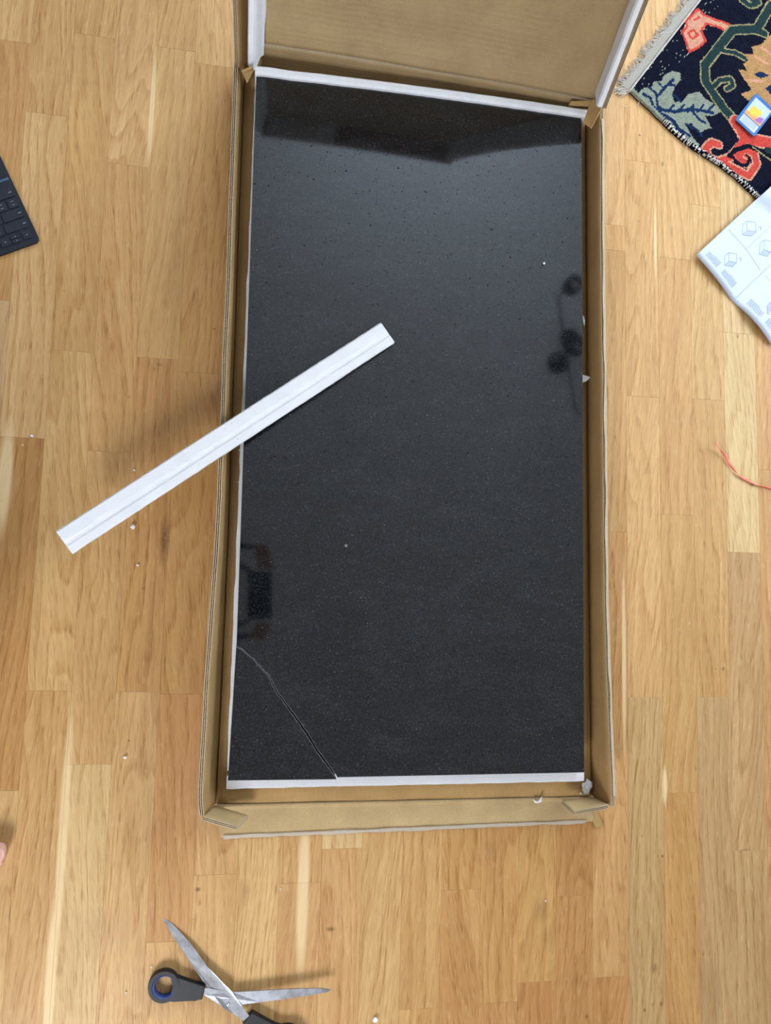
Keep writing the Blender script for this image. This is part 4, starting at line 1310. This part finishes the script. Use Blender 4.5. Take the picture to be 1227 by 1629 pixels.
# ------------------------------------------------------------------ photographer: stands left of the frame, a toe in view, phone and hands mirrored in the slab
M_skin = simple('skin', (222, 172, 154), .5, var=.05, scale=60, Subsurface_Weight=.0)
M_shirt = simple('dark_sweater', (26, 26, 30), .95, var=.1, scale=200)
M_jean = simple('dark_trousers', (32, 36, 48), .9, var=.1, scale=200)
M_hair = simple('dark_hair', (48, 34, 26), .7, var=.2, scale=300)
M_nail = simple('toenail', (232, 184, 170), .3, var=.02)
ZP = H
phone = thing('phone', 'black phone held flat over the slab, mirrored dark at the left of the slab', 'phone', (0, 0, H))
bm = bmesh.new()
box(bm, -.0165, .0640, -.112, .046, .0045, .0135, .003)
RP = ROT.to_4x4()
bmesh.ops.transform(bm, matrix=RP, verts=bm.verts); bm_obj('phone_body', bm, M_black, phone)
bm = bmesh.new()
n = 24
rg = [[bm.verts.new((r * math.cos(2 * PI * k / n), r * math.sin(2 * PI * k / n), z)) for k in range(n)] for r, z in ((.0085, .0045), (.0085, .0030), (.0062, .0030), (.0062, .0045))]
for a, b in zip(rg, rg[1:] + rg[:1]):
    for k in range(n): bm.faces.new((a[k], a[(k + 1) % n], b[(k + 1) % n], b[k]))
bmesh.ops.transform(bm, matrix=RP, verts=bm.verts); bm_obj('lens_ring', bm, M_lamp, phone)

def toe_tip(px, py): return at(px, py, .012)
tt = at(15, 1360, .014)
fr = Vector((tt.x, tt.y, 0))
class Skel:
    def __init__(s): s.v, s.e, s.r = [], [], []
    def add(s, p, r, par=None):
        s.v.append(tuple(p)); s.r.append(r)
        if par is not None: s.e.append((par, len(s.v) - 1))
        return len(s.v) - 1
    def chain(s, par, items):
        for p, r in items: par = s.add(p, r, par)
        return par
K = Skel()
pel = K.add((-.86, -.26, .90), (.115, .15))
ch = K.chain(pel, [((-.83, -.26, 1.00), (.105, .14)), ((-.77, -.25, 1.14), (.105, .15)), ((-.70, -.24, 1.28), (.11, .165)), ((-.64, -.235, 1.37), (.085, .12))])
neck = K.chain(ch, [((-.59, -.23, 1.44), (.05, .05)), ((-.555, -.225, 1.495), (.05, .05))])
head = K.chain(neck, [((-.53, -.22, 1.56), (.075, .075)), ((-.51, -.22, 1.63), (.088, .082)), ((-.52, -.22, 1.70), (.06, .06))])
def arm(side):
    sh = K.chain(ch, [((-.65, -.235 + .17 * side, 1.37), (.058, .058)), ((-.56, -.22 + .235 * side, 1.28), (.048, .048)), ((-.44, -.20 + .27 * side, 1.17), (.040, .040))])
    wr_y = .110 if side > 0 else -.150
    wr = K.chain(sh, [((-.30, lerp(-.2 + .27 * side, wr_y, .45), 1.215), (.040, .040)), ((-.135, wr_y + .02 * side, 1.285), (.026, .031))])
    pm = K.chain(wr, [((-.085, wr_y + .016 * side, 1.300), (.020, .036)), ((-.045, wr_y + .012 * side, 1.304), (.019, .038))])
    return wr, pm, wr_y
arms = [arm(1), arm(-1)]
def leg(side, fx, fy):
    hip = K.chain(pel, [((-.86, -.26 + .10 * side, .82), (.088, .088)), ((fx - .15, fy + .00, .48), (.060, .060))])
    kn = K.chain(hip, [((fx - .185, fy, .30), (.055, .055)), ((fx - .205, fy, .10), (.036, .036))])
    K.chain(kn, [((fx - .22, fy, .045), (.036, .034))])
    ft = K.chain(kn, [((fx - .14, fy, .040), (.036, .030)), ((fx - .065, fy, .026), (.040, .020))])
    return ft
yf = fr.y
feet = [leg(-1, fr.x + .004, yf - .018), leg(1, fr.x - .07, yf + .30)]
def skinned(name, K, mat, parent, sub=2, root=0):
    me = bpy.data.meshes.new(name); me.from_pydata(K.v, K.e, [])
    o = link(bpy.data.objects.new(name, me), parent)
    sk = o.modifiers.new('skin', 'SKIN'); sk.use_smooth_shade = True
    for i, d in enumerate(me.skin_vertices[0].data):
        r = K.r[i]; d.radius = r if isinstance(r, tuple) else (r, r); d.use_root = (i == root)
    sb = o.modifiers.new('sub', 'SUBSURF'); sb.levels = sub; sb.render_levels = sub
    dg = bpy.context.evaluated_depsgraph_get()
    m2 = bpy.data.meshes.new_from_object(o.evaluated_get(dg))
    o.modifiers.clear(); old = o.data; o.data = m2; bpy.data.meshes.remove(old)
    m2.materials.clear()
    for m in (mat if isinstance(mat, (list, tuple)) else [mat]): m2.materials.append(m)
    return o
person = thing('person', 'person in dark clothes at the left edge, one bare toe in view, holding a phone', 'person', (-.86, -.26, 0))
for i, (x, y, z) in enumerate(K.v): pass
# toes are grown as short chains rooted in the foot
def toes(ft, fx, fy, side):
    # big toe towards the body's midline
    for k, (dy, ln, r, z) in enumerate(((.024 * side * -1, .0, .0170, .0165), (.008 * side * -1, -.006, .0088, .010), (-.008 * side * -1, -.013, .0082, .0095), (-.021 * side * -1, -.022, .0078, .009), (-.032 * side * -1, -.033, .0074, .0085))):
        K.chain(ft, [((fx - .050 + ln * .6, fy + dy * .9, .020), r), ((fx - .024 + ln, fy + dy, z + .003), r), ((fx - .0065 + ln, fy + dy, z), r * .92)])
toes(feet[0], fr.x + .004, yf - .018, -1); toes(feet[1], fr.x - .07, yf + .30, 1)
def fingers(wr, pm, wy, side):
    # four fingers under the phone, thumb above: they close on its two ends
    ey = .046 if side > 0 else -.112
    for k, (dx, L1) in enumerate(((.060, .0), (.041, .004), (.022, .002), (.004, -.004))):
        y0 = wy + .010 * side
        K.chain(pm, [((-.030 + dx * .35, y0 + side * .004, 1.3035), .0088), ((.002 + dx * .62, y0 + side * (.012 - .01 * k / 3), 1.3035), .0085), ((.014 + dx * .72, ey + side * .024, 1.3035 + .0), .0078), ((.016 + dx * .72, ey + side * .004, 1.3045 + .0), .0082)])
    K.chain(wr, [((-.090, wy - side * .012, 1.322), .014), ((-.050, ey + side * .018, 1.336), .011), ((-.012, ey + side * .004, 1.339), .010), ((.012, ey - side * .012, 1.337), .009)])
for (a, (wr, pm, wy)) in zip((1, -1), arms): fingers(wr, pm, wy, a)
K.v = [(x + .86, y + .26, z) for x, y, z in K.v]
body = skinned('body', K, [M_skin, M_shirt, M_jean], person, 2, 0)
lo = min(v.co.z for v in body.data.vertices)
for v in body.data.vertices:
    if v.co.z < .25: v.co.z = max(v.co.z, .0006)
for p in body.data.polygons:
    c = p.center; X = c.x - .86
    if c.z < .94: p.material_index = 2 if c.z > .085 else 0
    elif c.z < 1.455 and X < -.006: p.material_index = 1
bm = bmesh.new(); bmesh.ops.create_uvsphere(bm, u_segments=12, v_segments=8, radius=1)
bx_, by_ = fr.x + .004 + .86, yf - .018 + .024 + .26
for v in bm.verts: v.co = Vector((bx_ - .016 + v.co.x * .009, by_ + v.co.y * .0085, .0295 + v.co.z * .0022 - v.co.x * .003))
bm_obj('toenail', bm, M_nail, person, True)
# hair cap, ears, nose, eyes
hx, hy, hz = -.515 + .86, -.22 + .26, 1.62
bm = bmesh.new(); bmesh.ops.create_uvsphere(bm, u_segments=24, v_segments=16, radius=1)
for v in list(bm.verts):
    if v.co.x > .45 and v.co.z < .55 or v.co.z < -.55: bm.verts.remove(v)
for v in bm.verts: v.co = Vector((hx - .012 + v.co.x * .105, hy + v.co.y * .092, hz + .025 + v.co.z * .115 * (1 + .05 * mnoise.noise(v.co * 5))))
bm_obj('hair', bm, M_hair, person, True)
for s in (1, -1):
    bm = bmesh.new(); bmesh.ops.create_uvsphere(bm, u_segments=12, v_segments=8, radius=1)
    for v in bm.verts: v.co = Vector((hx - .005 + v.co.x * .016, hy + s * .088 + v.co.y * .008, hz - .01 + v.co.z * .03))
    bm_obj('ear', bm, M_skin, person, True)
    bm = bmesh.new(); bmesh.ops.create_uvsphere(bm, u_segments=12, v_segments=8, radius=.009)
    for v in bm.verts: v.co += Vector((hx + .070, hy + s * .032, hz - .005))
    bm_obj('eye', bm, simple('eye_white', (230, 230, 228), .2), person, True)
bm = bmesh.new(); bmesh.ops.create_cone(bm, segments=12, radius1=.016, radius2=.006, depth=.045, cap_ends=True)
bmesh.ops.transform(bm, matrix=Matrix.Translation((hx + .092, hy, hz - .028)) @ Matrix.Rotation(.35, 4, 'Y'), verts=bm.verts)
bm_obj('nose', bm, M_skin, person, True)
